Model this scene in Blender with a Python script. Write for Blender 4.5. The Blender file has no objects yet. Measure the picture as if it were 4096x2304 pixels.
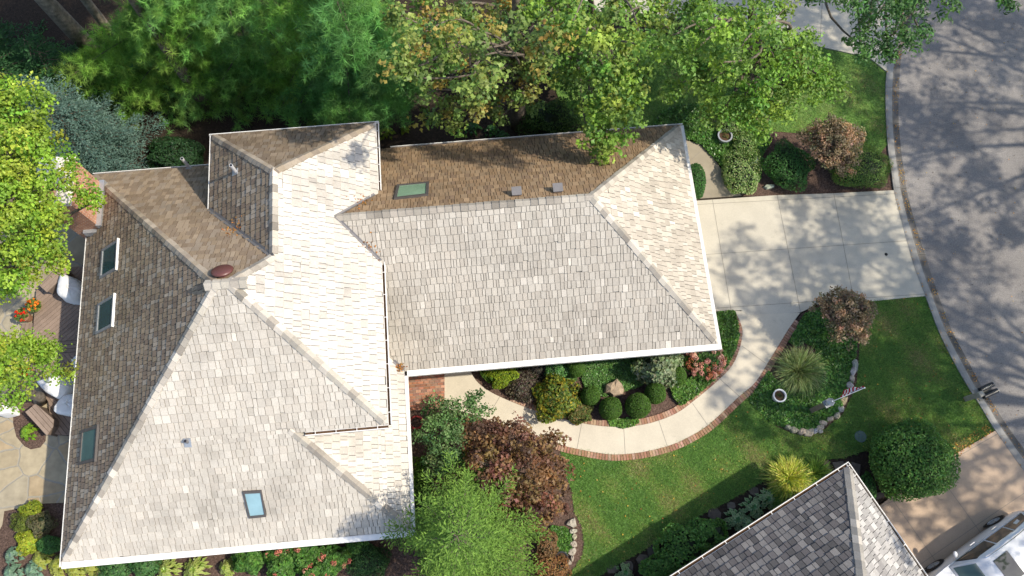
import bpy, math, random
import numpy as np
from mathutils import Vector
from mathutils.geometry import tessellate_polygon
rng = np.random.default_rng(11)
random.seed(5)
PI = math.pi
SC = bpy.context.scene
COL = SC.collection
# ------------------------------------------------------------------ camera model (metres; origin on the ground below the drone)
CH, CF, TH, PSI = 29.0, 3186.0, 0.30957, 0.0879
CT, ST = math.cos(TH), math.sin(TH)
C5, S5 = math.cos(PSI), math.sin(PSI)
def ray(px, py):
    u = (px-2048)/CF; w = -(py-1152)/CF
    return np.array([u, ST+w*CT, -CT+w*ST])
def P(px, py, z=0.0):                      # photo position at a known height -> metres
    d = ray(px, py); return np.array([0, 0, CH])+d*((z-CH)/d[2])
def Q(px, py, yw):                         # photo position at a known distance north
    d = ray(px, py); return np.array([0, 0, CH])+d*(yw/d[1])
def mpp(p):                                # metres per photo pixel at a point
    return (p[1]*ST-(p[2]-CH)*CT)/CF
def W(x, y, z=0.0):                        # house frame -> world
    return np.array([C5*x-S5*y, S5*x+C5*y, z])
def T(ox, oy, pts):                        # reading of an enlarged quarter -> photo position
    return [(ox+a/1.8867, oy+b/1.8867) for a, b in pts]
def nrm(a):
    a = np.asarray(a, float); n = np.linalg.norm(a, axis=-1, keepdims=True); return a/np.maximum(n, 1e-9)
# ------------------------------------------------------------------ mesh building
class MB:
    def __init__(s): s.v = []; s.n = 0; s.loops = []; s.sizes = []; s.mi = []; s.c = []
    def add(s, v, f, mat=0, col=(1, 1, 1)):
        v = np.asarray(v, float).reshape(-1, 3)
        col = np.asarray(col, float)
        if col.ndim == 1: col = np.tile(col[:3], (len(v), 1))
        s.v.append(v); s.c.append(col)
        if isinstance(f, np.ndarray):
            s.loops.append((f+s.n).ravel()); s.sizes.append(np.full(len(f), f.shape[1])); s.mi.append(np.full(len(f), mat))
        else:
            s.loops.append(np.array([i+s.n for q in f for i in q])); s.sizes.append(np.array([len(q) for q in f])); s.mi.append(np.full(len(f), mat))
        s.n += len(v); return s
    def box(s, c, size, rz=0.0, mat=0, col=(1, 1, 1), top=1.0):
        sx, sy, sz = [q/2 for q in size]
        v = np.array([[x, y, z] for z in (-sz, sz) for x, y in ((-sx, -sy), (sx, -sy), (sx, sy), (-sx, sy))])
        v[4:, :2] *= top
        a, b = math.cos(rz), math.sin(rz)
        w = np.stack([a*v[:, 0]-b*v[:, 1], b*v[:, 0]+a*v[:, 1], v[:, 2]], 1)+np.asarray(c)
        return s.add(w, np.array([[3, 2, 1, 0], [4, 5, 6, 7], [0, 1, 5, 4], [1, 2, 6, 5], [2, 3, 7, 6], [3, 0, 4, 7]]), mat, col)
    def prism(s, pts, z0, z1, mat=0, col=(1, 1, 1), inset=0.0):
        p = np.array([q[:2] for q in pts]); n = len(p)
        if poly_area(p) < 0: p = p[::-1]
        c = p.mean(0); t = c+(p-c)*(1-inset)
        v = np.vstack([np.c_[p, np.full(n, z0)], np.c_[t, np.full(n, z1)]])
        return s.add(v, [list(range(n))[::-1], list(range(n, 2*n))]+[[i, (i+1) % n, n+(i+1) % n, n+i] for i in range(n)], mat, col)
    def tube(s, pts, rad, k=7, mat=0, col=(1, 1, 1), cap=True):
        pts = np.asarray(pts, float); n = len(pts)
        rad = np.broadcast_to(rad, (n,)); d = nrm(np.gradient(pts, axis=0))
        ref = np.array([0.13, 0.97, 0.2]) if abs(d[0][1]) < 0.8 else np.array([1.0, 0.1, 0.2])
        a = nrm(np.cross(d, ref)); b = np.cross(d, a)
        ang = np.linspace(0, 2*PI, k, endpoint=False)
        v = (pts[:, None]+rad[:, None, None]*(np.cos(ang)[None, :, None]*a[:, None]+np.sin(ang)[None, :, None]*b[:, None])).reshape(-1, 3)
        f = [[i*k+j, i*k+(j+1) % k, (i+1)*k+(j+1) % k, (i+1)*k+j] for i in range(n-1) for j in range(k)]
        if cap: f += [list(range(k))[::-1], list(range((n-1)*k, n*k))]
        return s.add(v, f, mat, col)
    def ball(s, c, r, mat=0, col=(1, 1, 1), nu=14, nv=8, lump=0.0, zmin=-1.0):
        c = np.asarray(c, float); r = np.broadcast_to(r, (3,))
        u = np.linspace(0, 2*PI, nu, endpoint=False); t = np.linspace(0.04, PI*(1 if zmin <= -1 else 0.5), nv)
        uu, tt = np.meshgrid(u, t); d = np.stack([np.sin(tt)*np.cos(uu), np.sin(tt)*np.sin(uu), np.cos(tt)], -1)
        v = d*r
        if lump: v = v*(1+lump*rng.normal(size=(nv, nu, 1)))
        v = v.reshape(-1, 3)+c
        f = [[i*nu+j, (i+1)*nu+j, (i+1)*nu+(j+1) % nu, i*nu+(j+1) % nu] for i in range(nv-1) for j in range(nu)]+[list(range(nu))]
        return s.add(v, f, mat, col)
    def build(s, name, mats, parent=None, base=None, smooth=False):
        v = np.vstack(s.v); c = np.vstack(s.c)
        off = np.array(base if base is not None else (root_loc(parent) if parent else (0, 0, 0)), float)
        v = v-off
        me = bpy.data.meshes.new(name)
        L = np.concatenate(s.loops).astype(np.int32); sz = np.concatenate(s.sizes).astype(np.int32)
        me.vertices.add(len(v)); me.vertices.foreach_set('co', v.astype(np.float32).ravel())
        me.loops.add(len(L)); me.loops.foreach_set('vertex_index', L)
        me.polygons.add(len(sz)); st = np.concatenate([[0], np.cumsum(sz)[:-1]]).astype(np.int32)
        me.polygons.foreach_set('loop_start', st)
        for m in (mats if isinstance(mats, (list, tuple)) else [mats]): me.materials.append(m)
        me.polygons.foreach_set('material_index', np.concatenate(s.mi).astype(np.int32))
        a = me.color_attributes.new('Col', 'FLOAT_COLOR', 'POINT')
        a.data.foreach_set('color', np.c_[c, np.ones(len(c))].astype(np.float32).ravel())
        me.update(calc_edges=True)
        me.polygons.foreach_set('use_smooth', np.full(len(sz), bool(smooth)))
        o = bpy.data.objects.new(name, me); COL.objects.link(o)
        if parent: o.parent = parent
        else: o.location = off
        return o
def root_loc(o):
    while o.parent: o = o.parent
    return tuple(o.location)
def tag(o, label, cat, group=None, kind=None):
    o['label'] = label; o['category'] = cat
    if group: o['group'] = group
    if kind: o['kind'] = kind
    return o
def thing(name, loc, label, cat, group=None):
    o = bpy.data.objects.new(name, None); COL.objects.link(o); o.location = [float(q) for q in loc]; o.empty_display_size = 0.3
    return tag(o, label, cat, group)
def poly_area(p):
    x, y = p[:, 0], p[:, 1]; return 0.5*float(np.sum(x*np.roll(y, -1)-y*np.roll(x, -1)))
def tris(p):
    p = [Vector((float(a[0]), float(a[1]), 0)) for a in p]; return [list(t) for t in tessellate_polygon([p])]
def sheet(name, pxs, z, mat, kind='structure', world=False):
    pts = np.array([(p if world else P(*p))[:2] for p in pxs]); t = tris(pts)
    out = []
    for a in t:
        out.append(a if poly_area(pts[a]) > 0 else a[::-1])
    mb = MB().add(np.c_[pts, np.full(len(pts), z)], out)
    o = mb.build(name, mat); o['kind'] = kind; return o
def clip_poly(sub, cl):                     # convex clip, both lists of 2-D points, cl counter-clockwise
    out = sub
    for i in range(len(cl)):
        a, b = cl[i], cl[(i+1) % len(cl)]; ex, ey = b[0]-a[0], b[1]-a[1]
        inp, out = out, []
        if not inp: return out
        sd = [ex*(p[1]-a[1])-ey*(p[0]-a[0]) for p in inp]
        for k in range(len(inp)):
            p, q, s0, s1 = inp[k-1], inp[k], sd[k-1], sd[k]
            if s1 >= 0:
                if s0 < 0: t = s0/(s0-s1); out.append((p[0]+t*(q[0]-p[0]), p[1]+t*(q[1]-p[1])))
                out.append(q)
            elif s0 >= 0:
                t = s0/(s0-s1); out.append((p[0]+t*(q[0]-p[0]), p[1]+t*(q[1]-p[1])))
    return out
def smooth_line(pts, n=8):                  # Catmull-Rom
    p = np.asarray(pts, float); p = np.vstack([2*p[0]-p[1], p, 2*p[-1]-p[-2]]); out = []
    for i in range(1, len(p)-2):
        for t in np.linspace(0, 1, n, endpoint=False):
            a, b, c, d = p[i-1], p[i], p[i+1], p[i+2]
            out.append(0.5*(2*b+(c-a)*t+(2*a-5*b+4*c-d)*t*t+(3*b-a-3*c+d)*t**3))
    out.append(p[-2]); return np.array(out)
def in_poly(pts, poly):
    x, y = pts[:, 0], pts[:, 1]; r = np.zeros(len(pts), bool); n = len(poly); j = n-1
    for i in range(n):
        xi, yi, xj, yj = poly[i][0], poly[i][1], poly[j][0], poly[j][1]
        r ^= ((yi > y) != (yj > y)) & (x < (xj-xi)*(y-yi)/(yj-yi+1e-12)+xi); j = i
    return r
def scatter(poly, n):
    poly = np.asarray(poly)[:, :2]; lo, hi = poly.min(0), poly.max(0)
    f = abs(poly_area(poly))/np.prod(hi-lo); k = int(n/max(f, 0.05)*1.05)+10
    q = lo+rng.random((k, 2))*(hi-lo); q = q[in_poly(q, poly)]; return q[:n]
# ------------------------------------------------------------------ materials
class NT:
    def __init__(s, name):
        s.m = bpy.data.materials.new(name); s.m.use_nodes = True; s.t = s.m.node_tree; s.b = s.t.nodes['Principled BSDF']
    def n(s, typ, **kw):
        o = s.t.nodes.new(typ)
        for k, v in kw.items():
            if k.startswith('i_'):
                key = k[2:]; o.inputs[int(key) if key.isdigit() else key.replace('_', ' ')].default_value = v
            else: setattr(o, k, v)
        return o
    def l(s, a, b): s.t.links.new(a, b)
    def pos(s):
        return s.n('ShaderNodeNewGeometry').outputs['Position']
    def noise(s, scale, detail=4.0, rough=0.6, vec=None):
        o = s.n('ShaderNodeTexNoise', i_Scale=scale, i_Detail=detail, i_Roughness=rough); s.l(vec or s.pos(), o.inputs['Vector']); return o.outputs['Fac']
    def ramp(s, fac, stops):
        r = s.n('ShaderNodeValToRGB'); e = r.color_ramp.elements
        while len(e) > 1: e.remove(e[-1])
        e[0].position = stops[0][0]; e[0].color = (*stops[0][1], 1)
        for p, c in stops[1:]:
            q = e.new(p); q.color = (*c, 1)
        s.l(fac, r.inputs['Fac']); return r.outputs['Color']
    def mix(s, a, b, fac, mode='MIX'):
        m = s.n('ShaderNodeMix', data_type='RGBA', blend_type=mode)
        for v, k in ((fac, 0), (a, 6), (b, 7)):
            if isinstance(v, (int, float)): m.inputs[k].default_value = v
            elif isinstance(v, tuple): m.inputs[k].default_value = (*v, 1)
            else: s.l(v, m.inputs[k])
        return m.outputs[2]
    def attr(s):
        return s.n('ShaderNodeVertexColor', layer_name='Col').outputs['Color']
    def bump(s, h, strength=0.5, dist=0.02):
        b = s.n('ShaderNodeBump', i_Strength=strength, i_Distance=dist); s.l(h, b.inputs['Height']); s.l(b.outputs[0], s.b.inputs['Normal'])
    def set(s, col=None, rough=0.8, spec=0.3, metal=0.0):
        if col is not None:
            if isinstance(col, tuple): s.b.inputs['Base Color'].default_value = (*col, 1)
            else: s.l(col, s.b.inputs['Base Color'])
        s.b.inputs['Roughness'].default_value = rough; s.b.inputs['Specular IOR Level'].default_value = spec; s.b.inputs['Metallic'].default_value = metal
        return s.m
def g(v): return (v, v, v)
def m_plain(name, col, rough=0.7, spec=0.3, metal=0.0, var=0.12, scale=6.0):
    t = NT(name); f = t.noise(scale, 5)
    c = t.ramp(f, [(0.25, tuple(q*(1-var) for q in col)), (0.75, tuple(min(1, q*(1+var)) for q in col))])
    return t.set(c, rough, spec, metal)
def m_attr(name, rough=0.8, spec=0.25, var=0.25, scale=9.0, bump=0.0):
    t = NT(name); c = t.mix(t.attr(), t.ramp(t.noise(scale, 6), [(0.3, g(1-var)), (0.7, g(1+0.0))]), 1.0, 'MULTIPLY')
    if bump: t.bump(t.noise(scale*4, 4), bump)
    return t.set(c, rough, spec)
def m_leaf(name, rough=0.5, transl=0.3, spec=0.35):
    t = NT(name); a = t.attr(); m = t.set(a, rough, spec)
    tr = t.n('ShaderNodeBsdfTranslucent'); c2 = t.mix(a, (1.35, 1.3, 0.55), 1.0, 'MULTIPLY'); t.l(c2, tr.inputs['Color'])
    mx = t.n('ShaderNodeMixShader'); mx.inputs[0].default_value = transl
    t.l(t.b.outputs[0], mx.inputs[1]); t.l(tr.outputs[0], mx.inputs[2]); t.l(mx.outputs[0], t.t.nodes['Material Output'].inputs['Surface']); return m
M = {}
M['leaf'] = m_leaf('leaf_surface', 0.5, 0.38); M['needle'] = m_leaf('needle_surface', 0.6, 0.36, 0.25); M['gloss_leaf'] = m_leaf('glossy_leaf', 0.35, 0.22, 0.4)
M['petal'] = m_leaf('petal', 0.7, 0.25, 0.1)
M['bark'] = (lambda t: (t.bump(t.noise(14, 6), 0.8, 0.05), t.set(t.ramp(t.noise(7, 6), [(0.3, (0.075, 0.06, 0.045)), (0.7, (0.21, 0.175, 0.135))]), 0.9, 0.1))[1])(NT('bark'))
M['bark_pale'] = (lambda t: (t.bump(t.noise(10, 6), 0.8, 0.05), t.set(t.ramp(t.noise(5, 6), [(0.3, (0.14, 0.12, 0.095)), (0.7, (0.36, 0.31, 0.25))]), 0.9, 0.1))[1])(NT('pale_bark'))
def mk_shingle():
    t = NT('cedar_shingle'); gx = t.n('ShaderNodeTexCoord')
    st = t.ramp(t.noise(0.42, 6, 0.7), [(0.28, g(0.70)), (0.50, g(0.98)), (0.7, g(1.06))])
    gr = t.ramp(t.noise(28, 4, 0.7), [(0.3, g(0.80)), (0.7, g(1.06))])
    c = t.mix(t.mix(t.attr(), st, 1.0, 'MULTIPLY'), gr, 1.0, 'MULTIPLY'); t.bump(t.noise(40, 3), 0.35, 0.01)
    return t.set(c, 0.88, 0.15)
M['shingle'] = mk_shingle()
M['underlay'] = m_plain('roof_underlay', (0.10, 0.095, 0.09), 0.95)
M['white'] = m_plain('white_aluminium', (0.78, 0.76, 0.72), 0.45, 0.4, 0, 0.04)
M['offwhite'] = m_plain('off_white_paint', (0.70, 0.66, 0.58), 0.6)
M['debris'] = m_plain('gutter_debris', (0.10, 0.06, 0.035), 0.95, 0.1, 0, 0.6, 30)
M['grey_metal'] = m_plain('grey_metal', (0.28, 0.29, 0.30), 0.45, 0.5, 0.3)
M['galv'] = m_plain('galvanised_sheet', (0.42, 0.44, 0.47), 0.4, 0.5, 0.5)
M['lead'] = m_plain('flashing_sheet', (0.20, 0.19, 0.19), 0.55, 0.4, 0.3)
M['bronze'] = m_plain('bronze_frame', (0.10, 0.09, 0.085), 0.5, 0.4, 0.2)
M['maroon'] = m_plain('maroon_metal', (0.115, 0.042, 0.036), 0.42, 0.5, 0, 0.05)
M['black'] = m_plain('black_paint', (0.015, 0.016, 0.02), 0.4, 0.5)
M['rubber'] = m_plain('tyre_rubber', (0.02, 0.02, 0.02), 0.8)
M['siding'] = m_plain('house_siding', (0.42, 0.37, 0.30), 0.8)
M['soil'] = m_plain('potting_soil', (0.09, 0.055, 0.035), 0.95, 0.1, 0, 0.5, 40)
M['pvc'] = m_plain('pvc_pipe', (0.55, 0.55, 0.56), 0.5)
M['attr'] = m_attr('weathered_surface'); M['stone'] = m_attr('field_stone', 0.9, 0.15, 0.45, 7.0, 0.6)
M['brick_unit'] = m_attr('clay_brick', 0.9, 0.1, 0.3, 14.0, 0.3)
M['plank'] = m_attr('deck_board', 0.75, 0.2, 0.2, 5.0, 0.1)
M['chrome'] = m_plain('bright_trim', (0.75, 0.76, 0.78), 0.15, 0.5, 0.95, 0.02)
M['cover'] = m_plain('white_fabric_cover', (0.76, 0.75, 0.73), 0.9, 0.1, 0, 0.06, 4)
def mk_glass(name, col, rough=0.08):
    t = NT(name); c = t.ramp(t.noise(1.2, 3), [(0.3, tuple(q*0.75 for q in col)), (0.7, col)]); t.set(c, rough, 0.6); t.b.inputs['Coat Weight'].default_value = 0.6; t.b.inputs['Coat Roughness'].default_value = 0.03; return t.m
M['sky_glass'] = mk_glass('skylight_glass', (0.10, 0.21, 0.19)); M['sky_glass_dark'] = mk_glass('dark_skylight_glass', (0.035, 0.10, 0.105)); M['sky_glass_pale'] = mk_glass('pale_skylight_glass', (0.26, 0.40, 0.27)); M['sky_glass_reflection'] = mk_glass('sky_reflection_glass', (0.28, 0.45, 0.50))  # blue pane's base colour paints in the reflected sky
M['car_glass'] = mk_glass('car_glass', (0.05, 0.055, 0.05), 0.04); M['windscreen'] = mk_glass('windscreen_glass', (0.10, 0.17, 0.18), 0.04)
def mk_paint():
    t = NT('white_car_paint'); t.set((0.74, 0.74, 0.75), 0.28, 0.5); t.b.inputs['Coat Weight'].default_value = 0.8; t.b.inputs['Coat Roughness'].default_value = 0.05; return t.m
M['paint'] = mk_paint()
def mk_concrete(name, col, dark=0.8, tint=(1, 1, 1)):
    t = NT(name)
    a = t.ramp(t.noise(0.9, 6, 0.65), [(0.3, tuple(q*dark for q in col)), (0.65, col)])
    b = t.mix(t.ramp(t.noise(35, 4), [(0.3, g(0.9)), (0.7, g(1.04))]), t.ramp(t.noise(2.3, 7, 0.75), [(0.27, g(0.80)), (0.40, g(0.99)), (0.7, g(1.0))]), 1.0, 'MULTIPLY'); t.bump(t.noise(60, 3), 0.15, 0.004)
    return t.set(t.mix(a, b, 1.0, 'MULTIPLY'), 0.85, 0.2)
M['concrete'] = mk_concrete('driveway_concrete', (0.55, 0.505, 0.415), 0.87); M['walk'] = mk_concrete('walk_concrete', (0.60, 0.54, 0.43), 0.86)
M['tan_concrete'] = mk_concrete('tan_concrete', (0.50, 0.375, 0.275), 0.88); M['kerb'] = mk_concrete('kerb_concrete', (0.36, 0.345, 0.32), 0.65)
M['old_concrete'] = mk_concrete('aged_concrete', (0.36, 0.31, 0.23), 0.72)
M['gutter_pan'] = mk_concrete('stained_concrete', (0.17, 0.158, 0.145), 0.45)
M['joint'] = m_plain('control_joint', (0.25, 0.225, 0.19), 0.95)
def mk_asphalt():
    t = NT('asphalt'); a = t.ramp(t.noise(0.35, 5, 0.6), [(0.3, (0.20, 0.186, 0.178)), (0.7, (0.285, 0.265, 0.25))])
    b = t.ramp(t.noise(22, 6, 0.75), [(0.32, g(0.66)), (0.68, g(1.2))])
    sp = t.ramp(t.noise(2.6, 2, 0.5), [(0.26, g(0.5)), (0.31, g(1.0))])
    t.bump(t.noise(50, 4), 0.5, 0.01); return t.set(t.mix(t.mix(a, b, 1.0, 'MULTIPLY'), sp, 0.5, 'MULTIPLY'), 0.9, 0.15)
M['asphalt'] = mk_asphalt()
def mk_grass():
    t = NT('lawn_grass')
    a = t.ramp(t.noise(0.55, 6, 0.62), [(0.30, (0.10, 0.20, 0.042)), (0.50, (0.14, 0.25, 0.058)), (0.63, (0.19, 0.265, 0.08)), (0.74, (0.31, 0.285, 0.14))])
    b = t.ramp(t.noise(11, 6, 0.75), [(0.3, g(0.55)), (0.7, g(1.25))]); t.bump(t.noise(24, 5), 0.9, 0.05)
    return t.set(t.mix(a, b, 1.0, 'MULTIPLY'), 0.9, 0.1)
M['grass'] = mk_grass()
def mk_mulch():
    t = NT('bark_mulch'); a = t.ramp(t.noise(16, 6, 0.8), [(0.3, (0.045, 0.03, 0.024)), (0.5, (0.13, 0.085, 0.066)), (0.72, (0.28, 0.19, 0.155))])
    b = t.ramp(t.noise(0.7, 4), [(0.3, g(0.7)), (0.7, g(1.0))]); t.bump(t.noise(30, 5), 1.0, 0.05); return t.set(t.mix(a, b, 1.0, 'MULTIPLY'), 0.95, 0.1)
M['mulch'] = mk_mulch()
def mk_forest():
    t = NT('shade_darkened_soil'); a = t.ramp(t.noise(9, 6, 0.8), [(0.3, (0.022, 0.017, 0.013)), (0.55, (0.045, 0.033, 0.025)), (0.75, (0.10, 0.07, 0.05))]); t.bump(t.noise(20, 5), 1.0, 0.05); return t.set(a, 0.95, 0.1)  # dark soil, with deep tree shade also put into its colour
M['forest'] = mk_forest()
def mk_flag():
    t = NT('flagstone'); p = t.pos(); ns = t.n('ShaderNodeTexNoise', i_Scale=0.9, i_Detail=3.0); t.l(p, ns.inputs['Vector'])
    w = t.n('ShaderNodeMix', data_type='RGBA', blend_type='LINEAR_LIGHT'); w.inputs[0].default_value = 0.18; t.l(p, w.inputs[6]); t.l(ns.outputs['Color'], w.inputs[7])
    v1 = t.n('ShaderNodeTexVoronoi', feature='DISTANCE_TO_EDGE', voronoi_dimensions='2D', i_Scale=1.15); v2 = t.n('ShaderNodeTexVoronoi', voronoi_dimensions='2D', i_Scale=1.15)
    t.l(w.outputs[2], v1.inputs['Vector']); t.l(w.outputs[2], v2.inputs['Vector'])
    sep = t.n('ShaderNodeSeparateColor'); t.l(v2.outputs['Color'], sep.inputs[0])
    c = t.ramp(sep.outputs[0], [(0.1, (0.37, 0.305, 0.20)), (0.5, (0.43, 0.365, 0.25)), (0.8, (0.35, 0.305, 0.22)), (0.95, (0.40, 0.30, 0.18))])
    c = t.mix(c, t.ramp(t.noise(3, 6), [(0.3, g(0.72)), (0.7, g(1.05))]), 1.0, 'MULTIPLY')
    e = t.ramp(v1.outputs['Distance'], [(0.02, g(0)), (0.045, g(1))])
    c = t.mix((0.29, 0.265, 0.215), c, e); t.bump(e, 0.6, 0.02); return t.set(c, 0.85, 0.2)
M['flagstone'] = mk_flag()
def mk_brickwall():
    t = NT('chimney_brick'); mp = t.n('ShaderNodeMapping'); mp.inputs['Rotation'].default_value = (0, 0, -PSI); t.l(t.pos(), mp.inputs[0])
    sx = t.n('ShaderNodeSeparateXYZ'); t.l(mp.outputs[0], sx.inputs[0]); ad = t.n('ShaderNodeMath', operation='ADD'); t.l(sx.outputs[0], ad.inputs[0]); t.l(sx.outputs[1], ad.inputs[1])
    cb = t.n('ShaderNodeCombineXYZ'); t.l(ad.outputs[0], cb.inputs[0]); t.l(sx.outputs[2], cb.inputs[1])
    b = t.n('ShaderNodeTexBrick', i_Scale=1.0, i_Mortar_Size=0.008); b.inputs['Brick Width'].default_value = 0.21; b.inputs['Row Height'].default_value = 0.075
    b.inputs['Color1'].default_value = (0.40, 0.16, 0.09, 1); b.inputs['Color2'].default_value = (0.50, 0.23, 0.13, 1); b.inputs['Mortar'].default_value = (0.55, 0.48, 0.40, 1)
    t.l(cb.outputs[0], b.inputs['Vector']); c = t.mix(b.outputs['Color'], t.ramp(t.noise(4, 5), [(0.3, g(0.75)), (0.7, g(1.1))]), 1.0, 'MULTIPLY'); return t.set(c, 0.9, 0.1)
M['brick'] = mk_brickwall()
# ------------------------------------------------------------------ foliage
def jit(col, n, v=0.18, hue=0.08):
    col = np.asarray(col, float)
    if col.ndim == 2: col = col[rng.integers(0, len(col), n)]
    else: col = np.tile(col, (n, 1))
    return np.clip(col*(1+rng.normal(0, v, (n, 1)))*(1+rng.normal(0, hue, (n, 3))), 0.004, 0.9)
LK = np.array([1.36, 1.3, 1.15])
def leaves(mb, pos, nor, size, col, aspect=0.75, fold=0.18, tang=None, mat=0):
    col = np.minimum(col*LK, .85)
    n = len(pos); nor = nrm(nor); r = rng.normal(size=(n, 3)) if tang is None else tang
    t = nrm(r-nor*np.sum(r*nor, 1, keepdims=True)); b = np.cross(nor, t); s = np.broadcast_to(size, (n,))[:, None]; a = s*aspect*0.5
    v = np.stack([pos-t*s*0.5, pos-b*a+nor*s*fold-t*s*0.05, pos+t*s*0.5, pos+b*a+nor*s*fold-t*s*0.05], 1).reshape(-1, 3)
    i = np.arange(n)*4; f = np.stack([i, i+1, i+2, i+2, i+3, i], 1).reshape(-1, 3)
    f = np.stack([i, i+3, i+2, i+1], 1)
    mb.add(v, f, mat, np.repeat(col, 4, 0))
def lobed(mb, pos, nor, size, col, mat=0):               # a broad leaf with points: two crossing quads in one plane
    col = np.minimum(col*LK, .85)
    n = len(pos); nor = nrm(nor); r = rng.normal(size=(n, 3)); t = nrm(r-nor*np.sum(r*nor, 1, keepdims=True)); b = np.cross(nor, t); s = np.broadcast_to(size, (n,))[:, None]*0.5
    A = [(-1, 0, 0), (-0.25, -0.85, .12), (0.15, -0.35, .02), (1, 0, -.08), (0.15, 0.35, .02), (-0.25, 0.85, .12)]
    v = np.stack([pos+s*(x*t+y*b+z*nor) for x, y, z in A], 1).reshape(-1, 3); i = np.arange(n)*6
    mb.add(v, np.stack([i+k for k in range(6)], 1), mat, np.repeat(col, 6, 0))
def tufts(mb, pos, axis, size, col, k=9, spread=0.9, wid=0.13, mat=0):  # needle bundles
    col = np.minimum(col*LK, .85)
    n = len(pos); axis = nrm(axis); r = rng.normal(size=(n, k, 3)); d = nrm(axis[:, None]*(1-spread*0.45)+r*spread*0.55); s = np.broadcast_to(size, (n,))[:, None, None]*(0.75+0.5*rng.random((n, k, 1)))
    sd = nrm(np.cross(d, rng.normal(size=(n, k, 3))))*s*wid*0.5; p = pos[:, None]+0*d
    v = np.stack([p-sd*0.7+d*s*0.08, p+sd*0.7+d*s*0.08, p+d*s], 2).reshape(-1, 3); i = np.arange(n*k)*3
    c = np.repeat(np.repeat(col, k, 0)*(0.85+0.3*rng.random((n*k, 1))), 3, 0); mb.add(v, np.stack([i, i+1, i+2], 1), mat, c)
def blades(mb, base, tip_dir, length, width, col, droop=0.5, mat=0):    # arching grass blades, 3 segments
    col = np.minimum(col*LK, .85)
    n = len(base); d = nrm(tip_dir); L = np.broadcast_to(length, (n,))[:, None]; sd = nrm(np.cross(d, [0, 0, 1.0]+rng.normal(0, .2, (n, 3))))*np.broadcast_to(width, (n,))[:, None]*0.5
    out = d*[1, 1, 0]; P1 = base+d*L*0.5; P2 = base+d*L*0.85+out*L*0.12*droop-np.array([0, 0, 1])*L*0.08*droop; P3 = base+d*L*0.95+out*L*0.38*droop-np.array([0, 0, 1])*L*0.38*droop
    v = np.stack([base-sd, base+sd, P1+sd, P1-sd, P2+sd*.8, P2-sd*.8, P3], 1).reshape(-1, 3); i = np.arange(n)*7
    c = np.repeat(col, 7, 0); mb.add(v, np.stack([i, i+1, i+2, i+3], 1), mat, c)
    mb.add(v, np.stack([i+3, i+2, i+4, i+5], 1), mat, c); mb.add(v, np.stack([i+5, i+4, i+6], 1), mat, c)
def clump_leaves(mb, cen, crad, per, size, col, up=0.55, kind='leaf', aspect=0.75, flat=0.6, colvar=0.16, out_from=None, mat=0):
    m = len(cen); n = m*per; C = np.repeat(cen, per, 0); d = nrm(rng.normal(size=(n, 3))); rad = np.repeat(np.broadcast_to(crad, (m,)), per)[:, None]
    off = d*rad*(rng.random((n, 1))**0.45)*np.array([1, 1, flat]); pos = C+off
    nor = np.array([0, 0, up])+d*0.55+rng.normal(0, 0.42, (n, 3))
    cc = jit(col, m, colvar, 0.06); c = np.repeat(cc, per, 0)*(1+rng.normal(0, 0.17, (n, 1))); c = np.clip(c, 0.004, 0.9); s = size*(0.7+0.6*rng.random(n))
    if kind == 'lobed': lobed(mb, pos, nor, s, c, mat)
    else: leaves(mb, pos, nor, s, c, aspect, mat=mat)
def ell_points(n, c, r, shell=0.5, low=-0.45):
    d = nrm(rng.normal(size=(n*2, 3))); d = d[d[:, 2] > low][:n]; k = shell+(1-shell)*rng.random((len(d), 1))**0.5
    return np.asarray(c)+d*np.asarray(r)*k, d
def limb(mb, a, b, r0, r1, sag=0.0, n=6, wob=0.06, k=6, mat=0, col=(1, 1, 1)):
    a, b = np.asarray(a, float), np.asarray(b, float); t = np.linspace(0, 1, n)[:, None]; L = np.linalg.norm(b-a)
    p = a+(b-a)*t; p[:, 2] += (sag*L*np.sin(PI*t))[:, 0]; p = p+rng.normal(0, wob*L, 3)*np.sin(PI*t)+rng.normal(0, wob*L*0.6, 3)*np.sin(2*PI*t)
    mb.tube(p, np.linspace(r0, r1, n), k, mat, col, cap=False); return p
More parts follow.
